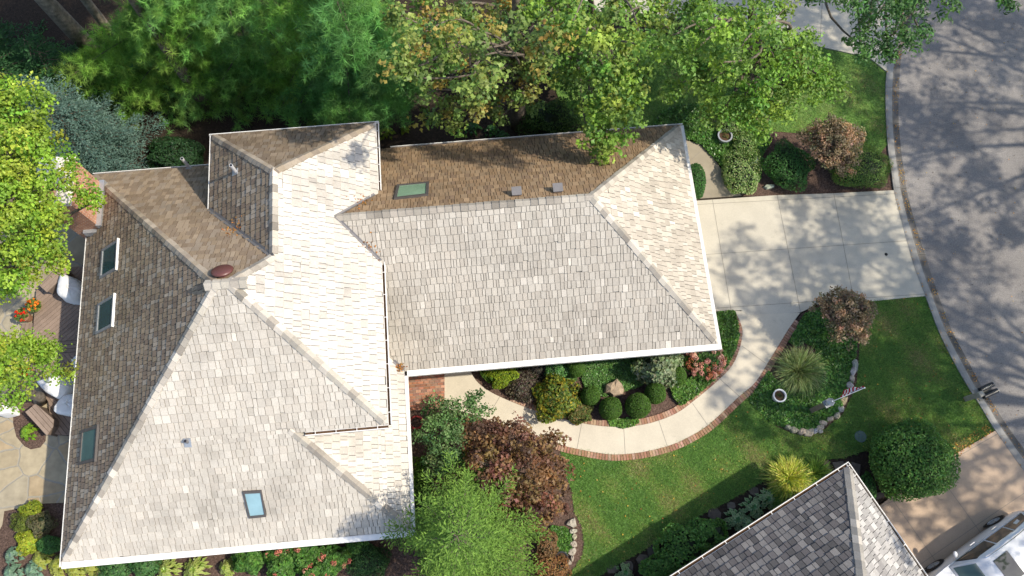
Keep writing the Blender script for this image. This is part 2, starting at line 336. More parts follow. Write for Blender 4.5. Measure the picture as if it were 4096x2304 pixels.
def broadleaf(name, label, base, height, blobs, col, leaf=0.12, clump=0.42, dens=1.0, per=38, r0=0.22, kind='leaf', bark='bark', limbs=True, up=0.55, fork=0.35, twig=0.35, group='trees around the house', aspect=0.75, cat='tree', top=None, extra=None, cover=1.0, lr=.5):
    base = np.asarray(base, float); root = thing(name, base, label, cat, group)
    tb = MB(); cr = MB(); topp = np.asarray(top if top is not None else base+[0, 0, height]); n = 10
    tr = base+(topp-base)*np.linspace(0, 1, n)[:, None]; tr[1:-1, :2] += rng.normal(0, 0.05, (n-2, 2)); rr = np.linspace(1, 0.3, n)*r0; rr[0] *= 1.35
    tb.tube(tr, rr, 10)
    for (c, r) in blobs:
        r = np.asarray(r, float)
        if limbs:
            zt = np.clip((c[2]-base[2])*0.72-0.45*np.linalg.norm((c-base)[:2])*0.5, height*fork*0.6, height*0.95); f = zt/height
            i0 = base+(topp-base)*f; rl = r0*(1-0.7*f)*lr
            limb(tb, i0, c-[0, 0, r[2]*0.3], rl, max(0.02, rl*0.3), 0.08, 12, 0.045)
        m = max(4, int(dens*4.2*(r[0]*r[1]+r[0]*r[2])/(clump*clump*2.2)))
        cen, d = ell_points(m, c, r, 0.35)
        clump_leaves(cr, cen, clump*(0.7+0.6*rng.random(len(cen))), int(per*cover), leaf, col, up, kind, aspect)
        if twig:
            for q in cen[rng.random(len(cen)) < twig]: limb(tb, c+(q-c)*0.15-[0, 0, r[2]*0.2], q, 0.022, 0.007, 0.05, 4, 0.06, 4)
    if extra: extra(tb, cr)
    tb.build('trunk', M[bark], root, smooth=True); cr.build('crown', M['leaf'], root); return root
def blob(px, py, yw, rpx, flat=0.75):
    c = Q(px, py, yw); r = rpx*mpp(c); return (c, (r, r, r*flat))
def blobz(px, py, z, rpx, flat=0.75):
    c = P(px, py, z); r = rpx*mpp(c); return (c, (r, r, r*flat))
def pine(name, label, base, height, boughs, col, tuft=0.24, lean=(0, 0), group='tall pines north of the house', dens=1.0, r0=0.24, bark='bark'):
    base = np.asarray(base, float); root = thing(name, base, label, 'tree', group); tb = MB(); cr = MB()
    topp = base+[lean[0], lean[1], height]; tb.tube(base+(topp-base)*np.linspace(0, 1, 9)[:, None], np.linspace(r0*1.2, r0*0.3, 9), 9)
    for e in boughs:
        e = np.asarray(e, float); f = np.clip((e[2]-base[2]+0.4)/height, 0.08, 0.97); a = base+(topp-base)*f
        p = limb(tb, a, e, 0.06, 0.015, 0.03, 10, 0.02, 5); L = np.linalg.norm(e-a); d0 = nrm(e-a); side = nrm(np.cross(d0, [0, 0, 1.0]))
        for t in np.linspace(0.25, 1.0, max(6, int(L*3.2*dens))):
            q = a+(e-a)*t; q = q+[0, 0, 0.03*L*math.sin(PI*t)]
            for sg in (-1, 1):
                ln = (0.35+0.75*(1-abs(t-0.6)))*(0.6+0.6*rng.random()); dd = nrm(side*sg*(0.9)+d0*0.75+rng.normal(0, 0.18, 3)+[0, 0, 0.08]); k = int(4+ln*6.5)
                s = np.linspace(0.1, 1, k)[:, None]; pp = q+dd*ln*s+rng.normal(0, 0.09, (k, 3)); ax = dd*0.8+np.array([0, 0, 0.7])+rng.normal(0, 0.3, (k, 3))
                cc = jit(col, 1, 0.16, 0.05)*(0.85+0.35*s)*(1+rng.normal(0, 0.1, (k, 1))); tufts(cr, pp, ax, tuft*(0.8+0.4*rng.random(k)), np.clip(cc, .004, .9), 26, 1.45, 0.085)
    tb.build('trunk', M[bark], root, smooth=True); cr.build('crown', M['needle'], root); return root
def conifer(name, label, base, height, radius, col, tiers=16, droop=0.15, needle=0.10, lean=(0, 0), rise=0.0, group=None, tipcol=None, wid=0.30, nb=11, cat='tree', power=0.8, low=0.04):
    base = np.asarray(base, float); root = thing(name, base, label, cat, group); tb = MB(); cr = MB(); topp = base+[lean[0], lean[1], height]
    tb.tube(base+(topp-base)*np.linspace(0, 1, 8)[:, None], np.linspace(0.03*height+0.03, 0.015, 8), 8)
    tip = np.asarray(tipcol if tipcol is not None else np.asarray(col)*1.35)
    for i in range(tiers):
        f = low+(1-low)*(i+0.5)/tiers; c = base+(topp-base)*f; R = radius*(1-f)**power*(0.85+0.3*rng.random())+0.12; a0 = rng.random()*6.28
        m = max(4, int(nb*(0.45+0.55*(1-f))))
        for k in range(m):
            az = a0+2*PI*k/m+rng.normal(0, 0.16); d = np.array([math.cos(az), math.sin(az), rise-droop+rng.normal(0, 0.08)]); L = R*(0.6+0.65*rng.random()); sd = np.array([-math.sin(az), math.cos(az), 0])
            limb(tb, c, c+d*L*0.9, 0.02, 0.006, 0, 4, 0.02, 4); ns = max(4, int(L*8))
            for t in np.linspace(0.18, 1.0, ns):
                q = c+d*L*t+[0, 0, 0.10*L*t*t*(1 if rise else 0.4)]
                for sg in (-1, 0, 1):
                    if sg == 0 and t < 0.8: continue
                    ln = (0.16+0.34*L*(1-t)**0.8*0.8)*(0.7+0.6*rng.random()) if sg else 0.18; dd = nrm(sd*sg*0.85+d*0.7+rng.normal(0, 0.12, 3)+[0, 0, rise*0.5]); kk = max(3, int(ln/needle*1.9))
                    s = np.linspace(0.05, 1, kk)[:, None]; pp = q+dd*ln*s+rng.normal(0, 0.02, (kk, 3)); cc = (np.asarray(col)*(1-s*t*0.8)+tip*(s*t*0.8))*(1+rng.normal(0, 0.16, (kk, 1)))
                    tn = np.tile(dd, (kk, 1))+rng.normal(0, 0.45, (kk, 3)); nn = np.array([0, 0, 1.0])+rng.normal(0, 0.35, (kk, 3)); leaves(cr, pp, nn, needle*(0.8+0.6*rng.random(kk)), np.clip(cc, .004, .9), wid, 0.05, tn)
    tb.build('trunk', M['bark'], root, smooth=True); cr.build('crown', M['needle'], root); return root
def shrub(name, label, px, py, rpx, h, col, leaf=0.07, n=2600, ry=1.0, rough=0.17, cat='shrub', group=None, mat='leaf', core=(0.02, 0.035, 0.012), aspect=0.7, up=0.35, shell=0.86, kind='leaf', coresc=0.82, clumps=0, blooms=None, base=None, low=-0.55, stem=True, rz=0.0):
    b = P(px, py, h*0.55) if base is None else np.asarray(base, float); r = rpx*mpp(b); b = np.array([b[0], b[1], 0.0])
    bm = blooms is not None
    root = thing(name, b, label, cat, group); mb = MB(); c = b+[0, 0, h*0.5]; R = np.array([r, r*ry, h*0.52])
    ca, sa = math.cos(rz), math.sin(rz); RM = np.array([[ca, sa, 0], [-sa, ca, 0], [0, 0, 1]])
    d = nrm(rng.normal(size=(n*2, 3))); d = d[d[:, 2] > low][:n]
    bd = nrm(rng.normal(size=(14, 3))); ph = rng.random(14)*6; w = sum(np.cos(6*(d@bd[i])+ph[i]) for i in range(14))/3.7
    k = (shell+(1-shell)*rng.random(len(d)))*(1+rough*w)
    pos = (d*R*k[:, None])@RM+c; pos[:, 2] = np.maximum(pos[:, 2], 0.03); dr = d@RM
    if clumps:
        sel = rng.integers(0, clumps, len(d)); cd = d[:clumps]; cp = pos[:clumps]; cc = jit(col, clumps, 0.2, 0.07)[sel]; pos = cp[sel]+rng.normal(0, 1, (len(d), 3))*R.mean()*0.11; colr = np.clip(cc*(1+rng.normal(0, 0.15, (len(d), 1))), .004, .9); dr = (cd[sel])@RM
    else: colr = jit(col, len(d), 0.2, 0.07)
    nor = dr*0.75+np.array([0, 0, up])+rng.normal(0, 0.38, d.shape); s = leaf*(0.7+0.6*rng.random(len(d)))
    (lobed(mb, pos, nor, s, colr) if kind == 'lobed' else leaves(mb, pos, nor, s, colr, aspect))
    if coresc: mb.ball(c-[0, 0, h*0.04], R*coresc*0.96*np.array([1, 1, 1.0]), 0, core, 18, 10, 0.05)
    if stem:
        for q in range(3): limb(mb, b+[rng.normal(0, .04), rng.normal(0, .04), 0], c+rng.normal(0, r*0.25, 3), 0.025, 0.012, 0, 4, 0.04, 5, 1)
    mb.build('foliage', [M[mat], M['bark']], root)
    if bm:
        bn, bcol, bs, bleaf = blooms; dd = nrm(rng.normal(size=(bn*3, 3))); dd = dd[dd[:, 2] > 0.15][:bn]
        for q in dd:
            f = MB(); cen = (q*R*(1.0+rough*0.3))@RM+c; kk = 46; e = nrm(rng.normal(size=(kk, 3))); leaves(f, cen+e*bs*np.array([1, 1, 0.75])*(0.6+0.4*rng.random((kk, 1))), e+[0, 0, 0.4], bleaf*(0.8+0.5*rng.random(kk)), jit(bcol[rng.integers(0, len(bcol))], kk, 0.16, 0.06), 0.9)
            f.build('flower_head', M['petal'], root)
    return root
def rosette(name, label, px, py, rpx, h, col, nl=26, lw=0.16, edge=None, group=None, cat='plant', mat='gloss_leaf', loc=None):
    b = P(px, py, h*0.6) if loc is None else np.asarray(loc, float); r = rpx*mpp(b); b = np.array([b[0], b[1], 0.0]); mb = MB()
    for j in range(nl):
        az = j*2.4+rng.normal(0, 0.25); f = (j+0.5)/nl; R = r*(0.3+0.7*f); z = h*(1.05-0.75*f); d = np.array([math.cos(az), math.sin(az), 0]); s = np.array([-d[1], d[0], 0]); L = r*(0.42+0.12*rng.random())
        c0 = b+d*(R-L*0.85)+[0, 0, z]; c1 = b+d*(R-L*0.25)+[0, 0, z+0.03]; c2 = b+d*(R+L*0.2)+[0, 0, z-0.06-0.05*f]; w = lw*(0.8+0.4*rng.random())
        cc = jit(col, 1, 0.14, 0.05)[0]; e = cc if edge is None else jit(edge, 1, 0.1, 0.03)[0]
        V = [c0, c1-s*w*0.5+[0, 0, .02], c1, c1+s*w*0.5+[0, 0, .02], c2]; V += [c0*0.3+c1*0.7-s*w*0.3+[0, 0, .016], c0*0.3+c1*0.7+s*w*0.3+[0, 0, .016]]
        cl = np.array([cc, e, cc, e, e, cc, cc]); mb.add(np.array(V), [[0, 5, 1, 2], [0, 2, 3, 6], [1, 4, 2], [2, 4, 3]], 0, cl)
        if j % 3 == 0: mb.tube(np.array([b+[0, 0, 0.01], (b+c0)/2+[0, 0, .04], c0]), 0.008, 4, 0, cc*0.7)
    o = mb.build(name, M[mat], None, b); return tag(o, label, cat, group)
def grass_clump(name, label, px, py, rpx, h, col, n=700, width=0.016, droop=0.9, group=None):
    b = P(px, py, h*0.5); r = rpx*mpp(b); b = np.array([b[0], b[1], 0.0]); mb = MB(); az = rng.random(n)*2*PI; ti = 0.15+0.85*rng.random(n)**0.7
    az = az+rng.normal(0, .5, n); d = np.stack([np.cos(az)*ti, np.sin(az)*ti, 0.55+0.5*rng.random(n)], 1); bs = b+np.stack([np.cos(az), np.sin(az), 0*az], 1)*(rng.random((n, 1))*r*0.5)+np.c_[rng.normal(0, r*.08, (n, 2)), 0*az]; L = np.hypot(r*0.75, h)*(0.5+0.5*rng.random(n)); blades(mb, bs, d, L, width, jit(col, n, 0.2, 0.06), droop)
    return tag(mb.build(name, M['leaf'], None, b), label, 'ornamental grass', group)
def ground_cover(name, poly, n, col, leaf=0.08, hgt=0.12, mat='gloss_leaf', up=1.0, var=0.24):
    pw = np.array([p[:2] for p in poly]); q = scatter(pw, n); bd = rng.normal(size=(8, 2))*2.2; ph = rng.random(8)*6; w = sum(np.cos(q@bd[i]+ph[i]) for i in range(8))/4
    z = hgt*(0.55+0.28*w+0.4*rng.random(len(q))); nor = np.array([0, 0, up])+rng.normal(0, 0.5, (len(q), 3)); mb = MB(); leaves(mb, np.c_[q, np.maximum(z, 0.03)], nor, leaf*(0.6+0.8*rng.random(len(q))), jit(col, len(q), var, 0.08)*(1+0.12*w[:, None]), 0.85)
    o = mb.build(name, M[mat]); o['kind'] = 'stuff'; return o
# ================================================================== SETTING
def PP(pxs, z=0.0): return np.array([P(a, b, z)[:2] for a, b in pxs])
o = MB().add([[-400, -400, 0], [400, -400, 0], [400, 400, 0], [-400, 400, 0]], [[0, 1, 2, 3]]).build('ground', M['forest']); tag(o, 'woodland soil darkened for the deep shade under the trees', 'ground', kind='structure')
kerb_lawn = PP([(3900, -700), (3760, -420), (3660, -180), (3597, 60), (3560, 190), (3544, 289), (3539, 371), (3541, 477), (3549, 600), (3562, 690), (3573, 768), (3596, 864), (3623, 964), (3655, 1076), (3700, 1192), (3750, 1325), (3800, 1428), (3860, 1536), (3915, 1622), (3976, 1722), (4096, 1891), (4240, 2060), (4460, 2290), (4800, 2600)])
kerb_st = PP([(3990, -700), (3835, -420), (3726, -180), (3655, 60), (3615, 175), (3602, 249), (3595, 371), (3594, 477), (3604, 600), (3616, 690), (3628, 768), (3652, 864), (3682, 964), (3718, 1076), (3757, 1192), (3808, 1325), (3863, 1428), (3920, 1536), (3972, 1615), (4034, 1712), (4150, 1865), (4296, 2030), (4510, 2250), (4850, 2560)])
kl, ks = smooth_line(kerb_lawn, 6), smooth_line(kerb_st, 6)
far = np.array([[95, -30], [95, 80]])
def wsheet(name, pts, z, mat, label, cat): return tag(sheet(name, pts, z, mat, world=True), label, cat, kind='structure')
wsheet('street', np.vstack([ks[::-1], [[30, 70]], far[::-1]]), 0.008, M['asphalt'], 'grey asphalt residential street in dappled tree shade', 'street')
mb = MB(); prof = [(0.0, 0.0), (0.0, 0.085), (0.16, 0.10), (0.46, 0.095), (0.56, 0.05), (0.62, 0.03), (1.0, 0.013)]
for i, (f, z) in enumerate(prof[:-1]):
    f2, z2 = prof[i+1]; a = np.c_[kl+(ks-kl)*f, np.full(len(kl), z)]; b = np.c_[kl+(ks-kl)*f2, np.full(len(kl), z2)]; n = len(kl)
    mb.add(np.vstack([a, b]), [[j, n+j, n+j+1, j+1] for j in range(n-1)], 1 if i >= 3 else 0)
for k in range(3, len(kl)-1, 8): mb.box(np.r_[(kl[k]+ks[k])/2, 0.06], (0.012, np.linalg.norm(kl[k]-ks[k])*0.9, 0.09), math.atan2(*(ks[k]-kl[k])[::-1])-PI/2, 2)
tag(mb.build('kerb', [M['kerb'], M['gutter_pan'], M['joint']]), 'pale rolled concrete kerb with stained gutter along the street', 'kerb', kind='structure')
def paved(name, pxs, z, mat, joints, label, cat, zj=0.0035):
    pts = PP(pxs); t = [a if poly_area(pts[a]) > 0 else a[::-1] for a in tris(pts)]; mb = MB().add(np.c_[pts, np.full(len(pts), z)], t); n = len(pts)
    pr = pts if poly_area(pts) > 0 else pts[::-1]
    mb.add(np.vstack([np.c_[pr, np.full(n, -0.05)], np.c_[pr, np.full(n, z)]]), [[i, (i+1) % n, n+(i+1) % n, n+i] for i in range(n)])
    for j in joints:
        p = smooth_line(PP(j), 4) if len(j) > 2 else PP(j)
        for a, b in zip(p[:-1], p[1:]):
            d = nrm(b-a); s = np.array([-d[1], d[0]])*0.008; mb.add(np.c_[np.array([a-s, b-s, b+s, a+s]), np.full(4, z+zj)], [[0, 1, 2, 3]], 1)
    return tag(mb.build(name, [mat, M['joint']]), label, cat, kind='structure')
paved('driveway', [(2690, 812), (3100, 784), (3332, 776), (3573, 764), (3598, 868), (3625, 968), (3656, 1078), (3699, 1186), (3560, 1199), (3470, 1208), (3290, 1212), (3255, 1222), (3225, 1240), (3200, 1251), (2988, 1262), (2962, 1243), (2700, 1253)], 0.075, M['concrete'],
      [[(2848, 802), (2922, 1243)], [(3106, 784), (3199, 1249)], [(3332, 777), (3413, 1208)], [(2700, 1029), (3624, 966)], [(2700, 826), (3576, 778)], [(2700, 1246), (3694, 1178)]], 'pale concrete driveway in front of the garage', 'driveway')
wi = [(1779, 1476), (1850, 1462), (1873, 1468), (1905, 1524), (1957, 1566), (2038, 1605), (2149, 1647), (2260, 1679), (2384, 1703), (2490, 1708), (2597, 1694), (2704, 1654), (2789, 1592), (2875, 1519), (2926, 1464), (2954, 1404), (2968, 1340), (2962, 1298), (2938, 1246)]
wo = [(3198, 1253), (3151, 1319), (3115, 1378), (3072, 1448), (3018, 1532), (2949, 1592), (2832, 1700), (2737, 1757), (2668, 1785), (2578, 1807), (2498, 1817), (2419, 1816), (2308, 1796), (2244, 1780), (2170, 1753), (2080, 1722), (1978, 1690), (1880, 1655), (1779, 1634)]
Zm = lambda *p: [(1850+a/2.342, 1340+b/2.342) for a, b in p]
wis = [(1779, 1470)]+[tuple(q) for q in smooth_line(wi[2:], 5)]; wos = [tuple(q) for q in smooth_line(wo, 5)]
paved('walkway', wis+wos, 0.07, M['walk'], [Zm((350, 580), (265, 722)), Zm((705, 722), (660, 860)), Zm((1115, 832), (1070, 1072)), Zm((1508, 868), (1522, 1117)), Zm((1835, 802), (1915, 1043)), Zm((2150, 643), (2290, 843)), Zm((2410, 418), (2585, 575)), [(2965, 1385), (3060, 1455)]], 'cream concrete front walk curving from porch to driveway', 'walkway')
paved('side_path', [(2690, 560), (2737, 562), (2795, 577), (2852, 634), (2896, 697), (2940, 752), (2965, 785), (2700, 803)], 0.06, M['old_concrete'], [[(2754, 648), (2815, 597)], [(2800, 738), (2896, 690)]], 'weathered concrete path beside the garage', 'path')
paved('neighbour_driveway', [(3976, 1724), (4098, 1893), (4240, 2060), (4500, 2330), (4500, 2700), (3560, 2700), (3560, 2200), (3440, 2080), (3500, 2035), (3565, 1985), (3825, 1812)], 0.075, M['tan_concrete'],
      [[(3564, 1996), (3760, 2275)], [(3779, 1939), (3960, 2190)], [(3500, 2037), (3570, 2003)], [(3673, 2260), (3988, 2042), (4120, 1955)], [(3825, 1828), (3985, 1737)]], 'tan concrete driveway of the house next door', 'driveway')
paved('upper_driveway', [(2300, -420), (2330, 40), (2500, 62), (2700, 75), (3000, 112), (3284, 191), (3438, 225), (3480, 238), (3544, 289), (3560, 190), (3597, 60), (3660, -180), (3760, -420)], 0.07, M['concrete'], [[(3288, 0), (3278, 150)], [(3440, 225), (3562, 200)], [(2330, 60), (3290, 10)]], 'pale concrete driveway of the house to the north', 'driveway')
L1 = [(2215, 1785)]+[q for q in wos[::-1] if 2230 < q[0] < 2990 and q[1] > 1560]
L1 = [(2240, 1800)]+sorted([q for q in wos if 2260 < q[0] < 3000 and q[1] > 1550], key=lambda q: q[0])+[(3060, 1668), (3104, 1708), (3178, 1737), (3247, 1743), (3300, 1716), (3369, 1658), (3411, 1578), (3426, 1530), (3433, 1457), (3440, 1356), (3420, 1260), (3462, 1206), (3690, 1185), (3702, 1194), (3750, 1325), (3802, 1430), (3861, 1536), (3916, 1622), (3973, 1720), (3825, 1813), (3700, 1895), (3560, 1880), (3464, 1801), (3369, 1833), (3279, 1838), (3204, 1849), (3104, 1880), (3047, 1928), (2896, 2013), (2779, 2071), (2726, 2108), (2642, 2161), (2509, 2236), (2419, 2289), (2300, 2370), (2200, 2400), (2271, 2304), (2302, 2267), (2329, 2225), (2337, 2172), (2329, 2108), (2297, 2045), (2286, 1960), (2255, 1870)]
L2 = [(2180, 240), (2500, 150), (3000, 116), (3284, 194), (3438, 227), (3480, 241), (3543, 292), (3539, 371), (3541, 477), (3547, 580), (3500, 640), (3400, 640), (3300, 560), (3215, 535), (3060, 525), (2960, 480), (2760, 420), (2647, 450), (2606, 505), (2560, 560), (2400, 560), (2250, 440)]
for nm, L, lb in (('front_lawn', L1, 'front lawn of mown grass with dry patches below the walk'), ('side_lawn', L2, 'shaded mown lawn north of the driveway')):
    tag(sheet(nm, L, 0.03, M['grass']), lb, 'lawn', kind='structure')
def grass_tufts(L, n, label):
    q = scatter(PP(L), n); k = len(q); w = np.sin(q[:, 0]*1.7+np.sin(q[:, 1]*1.3))*np.cos(q[:, 1]*1.9+1.0+np.sin(q[:, 0]*0.7))+0.5*np.sin(q[:, 0]*4.1+q[:, 1]*3.3)
    col = np.where((w+rng.normal(0, .5, k) > 1.05)[:, None], [0.30, 0.28, 0.12], np.where((w+rng.normal(0, .5, k) > 0.1)[:, None], [0.21, 0.32, 0.07], [0.13, 0.26, 0.055]))*(1+rng.normal(0, 0.28, (k, 1)))
    az = rng.random(k)*2*PI; d = np.stack([np.cos(az), np.sin(az), 0.25+0.9*rng.random(k)], 1); mb = MB(); base = np.c_[q, np.full(k, 0.03)]; L_ = (0.05+0.08*rng.random(k))[:, None]; dn = nrm(d); sd = nrm(np.cross(dn, [0, 0, 1.0]))*0.010
    v = np.stack([base-sd, base+sd, base+dn*L_], 1).reshape(-1, 3); i = np.arange(k)*3; mb.add(v, np.stack([i, i+1, i+2], 1), 0, np.repeat(np.clip(col, .005, .5), 3, 0))
    o = mb.build('grass', M['leaf']); return tag(o, label, 'grass', kind='stuff')
grass_tufts(L1, 110000, 'mown grass blades of the front lawn'); grass_tufts(L2, 45000, 'mown grass blades of the shaded side lawn')
tag(sheet('patio', [(-400, 860), (360, 900), (352, 1500), (330, 1740), (285, 2010), (165, 2015), (95, 2030), (20, 2045), (12, 2100), (-20, 2160), (-400, 2300)], 0.04, M['flagstone']), 'irregular tan flagstone patio on the west side', 'patio', kind='structure')
tag(sheet('tree_bed', T(0, 1536, [(60, 40), (105, 200), (105, 300), (130, 400), (190, 470), (240, 495), (310, 480), (350, 430), (352, 392), (300, 330), (250, 100), (180, 0)]), 0.05, M['mulch']), 'mulched planting circle around the leaning maple', 'flower bed', kind='structure')
for nm, L, lb in (('mulch_bed', [(2860, 560), (3060, 520), (3215, 533), (3300, 556), (3545, 575), (3562, 690), (3573, 764), (3332, 777), (3100, 785), (2965, 785)], 'red brown mulch bed north of the driveway'), ('mulch_bed', [(1850, 1440)]+wis[1:]+[(2760, 1255)], 'mulch bed between garage and walk'), ('mulch_bed', [(3205, 1255), (3151, 1325), (3072, 1455), (3000, 1560), (2975, 1605), (3060, 1672), (3104, 1712), (3178, 1741), (3247, 1747), (3305, 1720), (3375, 1660), (3416, 1580), (3431, 1530), (3438, 1457), (3445, 1356), (3425, 1260), (3440, 1214), (3290, 1212)], 'mulch of the island bed'), ('mulch_bed', [(-100, 2160), (20, 2045), (150, 2015), (285, 2010), (340, 1990), (340, 2220), (1640, 2050), (1640, 1640), (1780, 1640), (1880, 1660), (1980, 1695), (2170, 1755), (2240, 1800), (2255, 1870), (2286, 1960), (2297, 2045), (2340, 2108), (2345, 2172), (2329, 2225), (2302, 2267), (2271, 2304), (2200, 2420), (-300, 2420)], 'mulch beds along the south and east walls')):
    tag(sheet(nm, L, 0.016, M['mulch']), lb, 'flower bed', kind='structure')
# brick edging: soldier bricks along the walk
def edging(line, w, name, label, out):
    p = smooth_line(PP(line), 10); seg = np.linalg.norm(np.diff(p, axis=0), axis=1); L = np.r_[0, np.cumsum(seg)]; mb = MB(); st = 0.105
    for s in np.arange(st/2, L[-1], st):
        c = np.array([np.interp(s, L, p[:, k]) for k in (0, 1)]); e = np.array([np.interp(min(s+.05, L[-1]), L, p[:, k]) for k in (0, 1)])-np.array([np.interp(max(s-.05, 0), L, p[:, k]) for k in (0, 1)])
        rz = math.atan2(e[1], e[0]); nn = np.array([-math.sin(rz), math.cos(rz)])*out; col = jit([(0.40, 0.235, 0.155), (0.35, 0.19, 0.125), (0.46, 0.30, 0.21)], 1, 0.10, 0.04)[0]
        mb.box(np.r_[c+nn*(w/2+0.006), 0.035+rng.normal(0, 0.003)], (st-0.014, w, 0.09), rz, 0, col)
    return tag(mb.build(name, M['brick_unit']), label, 'brick edging')
edging(wos[2:-14], 0.215, 'brick_edging', 'long red brick soldier edging along the outer side of the walk', 1)
edging(wis[16:], 0.215, 'brick_edging', 'red brick soldier edging along the inner planted side of the walk', 1)
# ================================================================== HOUSE
xW, yS, yN, xE, xU = -14.0, 0.648, 13.949, -3.116, -3.351
xEg, ySg, yNg, xWW, yWN = 7.481, 5.774, 14.074, -8.764, 13.661
t, z0, z1 = 0.8827, 2.8, 5.4246
D = (z1-z0)/t; yE = (yS+yN)/2; zE = z0+t*(yE-yS); E1 = (xW+(yE-yS), yE); E2 = (xU-(zE-z1)/t, yE)
yR = (ySg+yNg)/2; zR = z0+t*(yNg-ySg)/2; Rr = (xEg-(zR-z0)/t, yR); Kk = (xU-(zR-z1)/t, yR); yL = ySg+D
ww = (xU-xWW)/2; xR2 = xWW+ww; zW = z1+t*ww; W3 = (xR2, yWN-ww); W4 = (xR2, yN-(zW-z0)/t); yV = yN-D
PL = {'S': ((0, -1), -yS, z0), 'Wp': ((-1, 0), -xW, z0), 'N': ((0, 1), yN, z0), 'EU': ((1, 0), xU, z1), 'EL': ((1, 0), xE, z0), 'SG': ((0, -1), -ySg, z0), 'NG': ((0, 1), yNg, z0), 'EG': ((1, 0), xEg, z0), 'WW': ((-1, 0), -xWW, z1), 'NW': ((0, 1), yWN, z1)}
def zpl(k, x, y):
    n, e, z = PL[k]; return z+t*(e-(n[0]*x+n[1]*y))
def shingle_roof(name, poly, plane, parent, tones, world=None, tt=None, ex=0.205, sizes=(0.11, 0.25), butt=0.038, label=None, bright=0.0):
    n, e, ze = plane; n = np.array(n, float); pr = np.array([-n[1], n[0]]); tt = t if tt is None else tt; Wf = world or W
    sd = [(float(np.dot(p, pr)), float(e-np.dot(p, n))) for p in poly]; mb = MB(); a = np.array(sd)
    if poly_area(a) < 0: a = a[::-1]
    tl = [[tuple(a[i]) for i in q] for q in tris(a)]; tl = [q if poly_area(np.array(q)) > 0 else q[::-1] for q in tl]
    def w3(s, d, zo): q = n*(e-d)+pr*s; return Wf(q[0], q[1], ze+tt*d+zo)
    mb.add([w3(s, d, -0.03) for s, d in a], [list(q) for q in ([tuple(x) for x in tris(a)])], 1)
    tones = np.array(tones); tb = [(min(p[0] for p in q), max(p[0] for p in q), min(p[1] for p in q), max(p[1] for p in q)) for q in tl]
    s0, s1, dm = a[:, 0].min(), a[:, 0].max(), a[:, 1].max(); j0 = int(math.floor(a[:, 1].min()/ex))
    V = []; F = []; Cc = []; N = 0
    for j in range(j0, int(dm/ex)+1):
        s = s0-random.random()*0.3; rowj = random.gauss(0, 0.006)
        while s < s1:
            wdt = random.uniform(*sizes); jb = random.gauss(0, 0.010)+rowj; d0 = j*ex+jb; d1 = (j+1)*ex+0.02; h = butt*random.uniform(0.7, 1.35); col = tones[random.randrange(len(tones))]*(1+random.gauss(0, 0.045))
            if random.random() < bright: col = col*1.18+0.04
            sub = [(s+0.008, d0), (s+wdt-0.008, d0+random.gauss(0, .004)), (s+wdt-0.008, d1), (s+0.008, d1)]; sL, sR = s, s+wdt; s += wdt
            for q, bb in zip(tl, tb):
                if sR < bb[0] or sL > bb[1] or d1 < bb[2] or d0 > bb[3]: continue
                c = clip_poly(sub, q)
                if len(c) < 3: continue
                m = len(c)
                for (u, v) in c: V.append(w3(u, v, 0.008+h*(1-(v-d0)/(ex+.03))))
                for (u, v) in c: V.append(w3(u, v, -0.02))
                F.append([N+i for i in range(m)]); Cc += [col]*(2*m)
                for i in range(m):
                    k = (i+1) % m
                    if abs(c[i][0]-c[k][0]) < 1e-6 or abs(c[i][1]-c[k][1]) < 0.02 or True: F.append([N+m+i, N+m+k, N+k, N+i])
                N += 2*m
    mb.add(np.array(V), F, 0, np.clip(np.array(Cc), .01, .92)); o = mb.build(name, [M['shingle'], M['underlay']], parent)
    if label: o['label'] = label
    return o
house = thing('house', W(-5, 8, 0), 'large house with weathered cedar shingle hip roofs and brick chimney', 'house')
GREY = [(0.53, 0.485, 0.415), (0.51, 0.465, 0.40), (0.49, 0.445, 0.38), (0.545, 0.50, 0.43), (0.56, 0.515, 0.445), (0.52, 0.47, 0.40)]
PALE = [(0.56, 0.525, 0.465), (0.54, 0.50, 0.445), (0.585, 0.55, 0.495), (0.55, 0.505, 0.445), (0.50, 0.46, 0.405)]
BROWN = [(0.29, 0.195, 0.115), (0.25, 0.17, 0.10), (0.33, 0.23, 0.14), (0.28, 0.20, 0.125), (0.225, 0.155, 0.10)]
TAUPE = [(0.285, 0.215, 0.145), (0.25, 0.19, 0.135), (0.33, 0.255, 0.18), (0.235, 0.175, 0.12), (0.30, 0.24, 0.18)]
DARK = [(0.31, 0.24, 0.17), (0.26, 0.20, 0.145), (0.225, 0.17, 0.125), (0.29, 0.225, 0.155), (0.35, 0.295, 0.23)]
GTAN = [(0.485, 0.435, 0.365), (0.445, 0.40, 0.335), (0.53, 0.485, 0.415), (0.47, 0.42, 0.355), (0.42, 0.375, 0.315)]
Pg = {}
